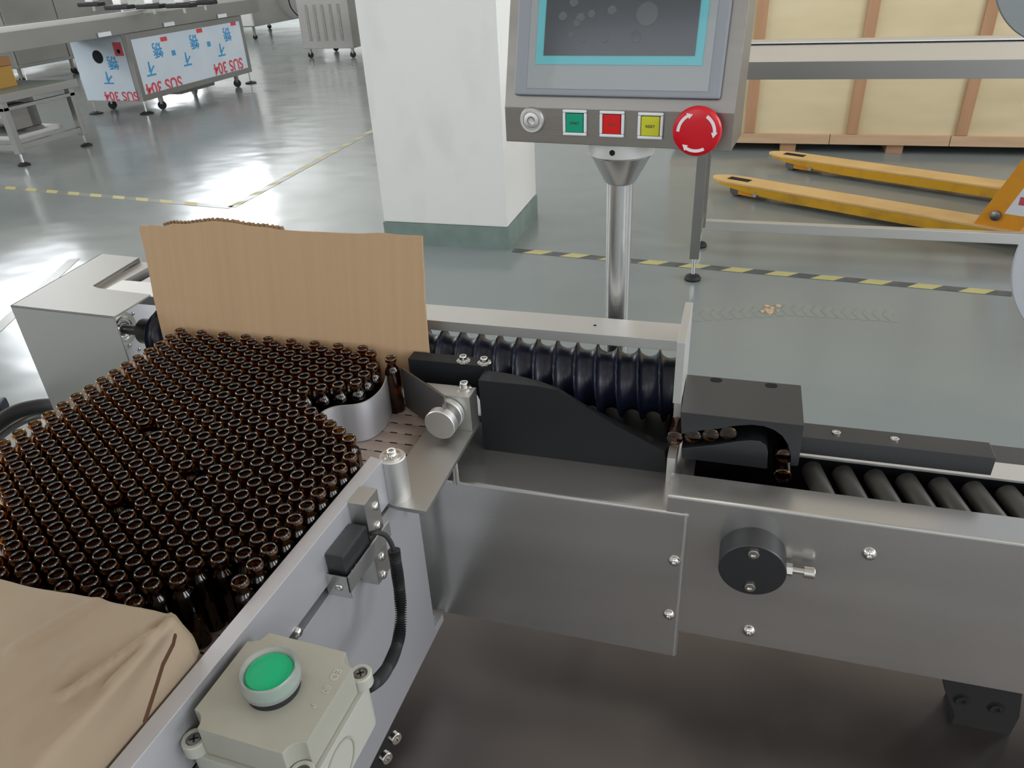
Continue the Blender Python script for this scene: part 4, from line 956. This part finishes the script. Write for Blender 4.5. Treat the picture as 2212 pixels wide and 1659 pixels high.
# printing, upside down as on the film: side faces +x (u = +y, v = +z)
def sprint(body, y, z, size, m_): text_mesh(body, size, frame((X1_-.0045, y, z), (0, -1, 0), (0, 0, -1)), m_, 'film_print', sp1, .0006)
def eprint(body, x, z, size, m_): text_mesh(body, size, frame((x, Y0-.003, z), (-1, 0, 0), (0, 0, -1)), m_, 'film_print', sp2, .0006)
def onside(px, py): q = at(px, py, x=X1_-.0045); return q.y, q.z
def onend(px, py): q = at(px, py, y=Y0-.003); return q.x, q.z
for px, py in ((357, 189), (495, 146)): y, z = onside(px, py); sprint('SUS 304', y, z+.02, .165, 'film_r')
for px, py, ch in ((340, 106, '\u9508'), (419, 88, '\u9508'), (490, 72, '\u9508'), (324, 147, '\u4e0d'), (403, 126, '\u4e0d'), (477, 106, '\u4e0d')):
    y, z = onside(px, py); sprint(ch, y, z, .15, 'film_b')
for px, py, ch, c_, s_ in ((243, 134, '\u9508', 'film_b', .13), (232, 167, '\u4e0d', 'film_b', .13), (262, 207, 'SUS 304', 'film_r', .12)):
    x, z = onend(px, py); eprint(ch, x, z, s_, c_)
for px, py in ((353, 80), (430, 62), (503, 47)):
    y, z = onside(px, py+2); obj('red_mark', MB().box(X1_-.006, X1_-.0045, y-.05, y+.05, z-.03, z+.01), 'film_r', sp1)
for px, py in ((375, 113), (451, 94)):
    y, z = onside(px, py); obj('blue_mark', MB().box(X1_-.006, X1_-.0045, y-.03, y+.03, z-.03, z+.02), 'film_b', sp1)
x, z = onend(211, 123); obj('round_hole', MB().lathe([(0, 0), (.06, 0), (.06, .002), (0, .002)], (x, Y0-.002, z), (0, -1, 0), 28), 'hole', sp2)
x, z = onend(255, 106); tg = obj('red_tag', MB().box(x-.05, x+.05, Y0-.006, Y0-.003, z-.06, z+.06, bev=.001), 'film_r', sp2)
obj('tag_hole', MB().lathe([(0, 0), (.02, 0), (.02, .001), (0, .001)], (x, Y0-.006, z-.02), (0, -1, 0), 18), 'hole', sp2)
for x in (X0+.03, X1_-.03):
    for y in (Y0+.03, Y1_-.03): lfoot(x, y, Z0, ct, .065)
    for y in (Y0+.28, Y1_-.30): caster(x, y, Z0, ct, .5)
q = at(450, 205, x=X1_-.15); obj('drip_tray', MB().box(X0+.15, X1_-.05, 7.15, 7.75, .085, Z0, bev=.004), 'gunmetal', ct)

# long beam conveyor resting on the cart
bm_ = thing('long_conveyor', 'long stainless conveyor beam resting on the film-covered cart', 'conveyor', (-5.9, 7, .74))
obj('side_face', MB().box(-5.66, -5.655, 4.3, 8.75, .745, .885, bev=.001), 'steel_bk', bm_)
obj('rear_face', MB().box(-6.42, -6.415, 4.3, 8.75, .745, .885, bev=.001), 'steel_bk', bm_)
obj('top_face', MB().box(-6.42, -5.66, 4.3, 8.75, .872, .876), 'steel_bk', bm_)
obj('underside', MB().box(-6.40, -5.67, 4.3, 8.74, .742, .75), 'steel_bk', bm_)
obj('guide_strip', MB().box(-5.72, -5.70, 4.4, 8.7, .877, .92), 'alu_lt', bm_)
for y in (6.1, 7.0, 7.9): obj('clamp', MB().box(-5.654, -5.640, y, y+.16, .748, .785, bev=.003), 'white_ring', bm_)
for y in (4.32,): obj('leg', MB().box(-6.40, -6.35, y, y+.05, 0, .745), 'steel_bk', bm_)
rr = random.Random(5)
for i, (px, py) in enumerate(((200, 8), (262, 14), (330, 12), (395, 10), (440, 4))):
    q = at(px, py, z=.95); t = thing('line_head', ['dark clamp head standing at the near end of the long conveyor', 'second clamp head on the long conveyor, with a pale block', 'third clamp head on the long conveyor, in front of the bright floor', 'low dark head on the long conveyor with a pale knob', 'farthest clamp head visible on the long conveyor'][i], 'machine head', (q.x, q.y, .877))
    obj('stand', MB().cyl((q.x, q.y, .877), (q.x, q.y, 1.0), .015), 'chrome', t)
    obj('head_block', MB().box(q.x-.16, q.x+.12, q.y-.06, q.y+.06, .925, .965, bev=.01), 'rubber', t)
    obj('pale_block', MB().box(q.x-.05, q.x+.05, q.y-.05, q.y+.05, .965, 1.02, bev=.008), 'alu_lt', t)

# low steel bench at the left border with a carton and a motor unit
lt = thing('steel_bench', 'low stainless bench frame with levelling feet at the left border', 'bench', (-5.7, 4.9, 0))
bx0, bx1, by0, by1 = -6.6, -5.27, 4.56, 5.26; zt2 = .515
obj('bench_top', MB().box(bx0, bx1+.02, by0-.02, by1+.02, zt2-.045, zt2, bev=.003), 'green_belt', lt)
obj('top_rail', MB().box(bx1+.02, bx1+.035, by0-.02, by1+.03, zt2-.05, zt2+.006, bev=.002), 'steel_bk', lt)
obj('lower_rail', MB().box(bx1-.04, bx1, by0, by1, zt2-.115, zt2-.09, bev=.002), 'steel_bk', lt)
for x in (bx0, bx1-.05):
    for y in (by0, by1-.05):
        obj('leg', MB().box(x, x+.05, y, y+.05, .09, zt2-.045, bev=.003), 'steel_bk', lt); lfoot(x+.025, y+.025, .1, lt, .045)
obj('low_stretcher', MB().box(bx1-.045, bx1-.005, by0+.05, by1-.05, .115, .155, bev=.002), 'steel_bk', lt)
obj('cross_stretcher', MB().box(bx0, bx1-.05, by0+.01, by0+.05, .115, .155, bev=.002), 'steel_bk', lt)
mt = thing('motor_unit', 'dusty grey drive motor unit hung inside the low steel bench', 'motor', (-5.9, 5.0, .15))
obj('motor_body', MB().box(-5.95, -5.60, 4.98, 5.16, .19, .46, bev=.01), 'gunmetal', mt)
obj('motor_barrel', MB().cyl((-5.95, 4.86, .30), (-5.58, 4.86, .30), .075, 26, bev=.008), 'steel_bk', mt)
obj('gear_cover', MB().box(-5.60, -5.50, 4.80, 4.98, .21, .40, bev=.01), 'steel_dk', mt)
obj('support_shelf', MB().box(-6.5, -5.42, 4.70, 5.18, .158, .19, bev=.003), 'alu_lt', mt)
cb_ = thing('carton', 'ochre carton with a brown lid standing on the low bench at the left border', 'carton', (-5.95, 4.9, zt2))
q = at(28, 187, z=zt2); 
obj('carton_body', MB().box(q.x-.5, q.x, q.y-.30, q.y+.05, zt2, zt2+.15, bev=.004), 'cab_box', cb_)
obj('carton_lid', MB().box(q.x-.505, q.x+.005, q.y-.305, q.y+.055, zt2+.152, zt2+.215, bev=.004), 'cab_box_top', cb_)

# far steel cabinets
k1 = thing('steel_cabinet', 'wide stainless cabinet machine on casters behind the long conveyor at the top left', 'cabinet', (-9.8, 9.2, 0))
obj('body', MB().box(-10.6, -9.10, 8.30, 10.45, .20, 2.2, bev=.006), 'steel_bk', k1)
for y0_, y1_ in ((8.33, 9.18), (9.20, 10.42)): obj('door', MB().box(-9.10, -9.085, y0_, y1_, .24, 2.1, bev=.004), 'steel_bk', k1)
for y in (8.4, 9.3, 10.35): caster(-9.2, y, .20, k1); lfoot(-9.13, y+.0, .2, k1, .05)
k2 = thing('steel_cabinet', 'stainless machine on casters with a hanging cable, far behind the cart', 'cabinet', (-9.3, 14.2, 0))
obj('body', MB().box(-10.2, -8.72, 13.2, 15.6, .22, 2.0, bev=.006), 'steel_bk', k2)
obj('end_cover', MB().box(-9.9, -8.70, 13.15, 13.2, .24, 2.0, bev=.004), 'alu_lt', k2)
for y in (13.3, 15.4): caster(-8.8, y, .22, k2); caster(-9.8, y, .22, k2)
obj('cable', MB().tube(smooth([at(px, py, x=-8.6) for px, py in ((620, -20), (628, 15), (645, 35), (662, 44))], 5), .012, 8), 'rubber', k2)
obj('control_box', MB().box(-8.72, -8.66, 14.2, 14.6, .62, 1.2, bev=.004), 'alu_lt', k2)
k3 = thing('tall_cabinet', 'narrow stainless cabinet with upright ventilation slots on casters beside the column', 'cabinet', (-5.9, 11, 0))
xk0, xk1 = -6.22, -5.42; zk = .13
obj('body', MB().box(xk0, xk1, 10.55, 11.5, zk, 1.6, bev=.006), 'steel_bk', k3)
for k in range(5):
    x = xk0+.12+k*.125; s1_ = obj('vent_slot', MB().box(x, x+.045, 10.545, 10.552, zk+.10, .70), 'steel_dk', k3)
for x in (xk0+.06, xk1-.06):
    for y in (10.62, 11.4): caster(x, y, zk, k3)
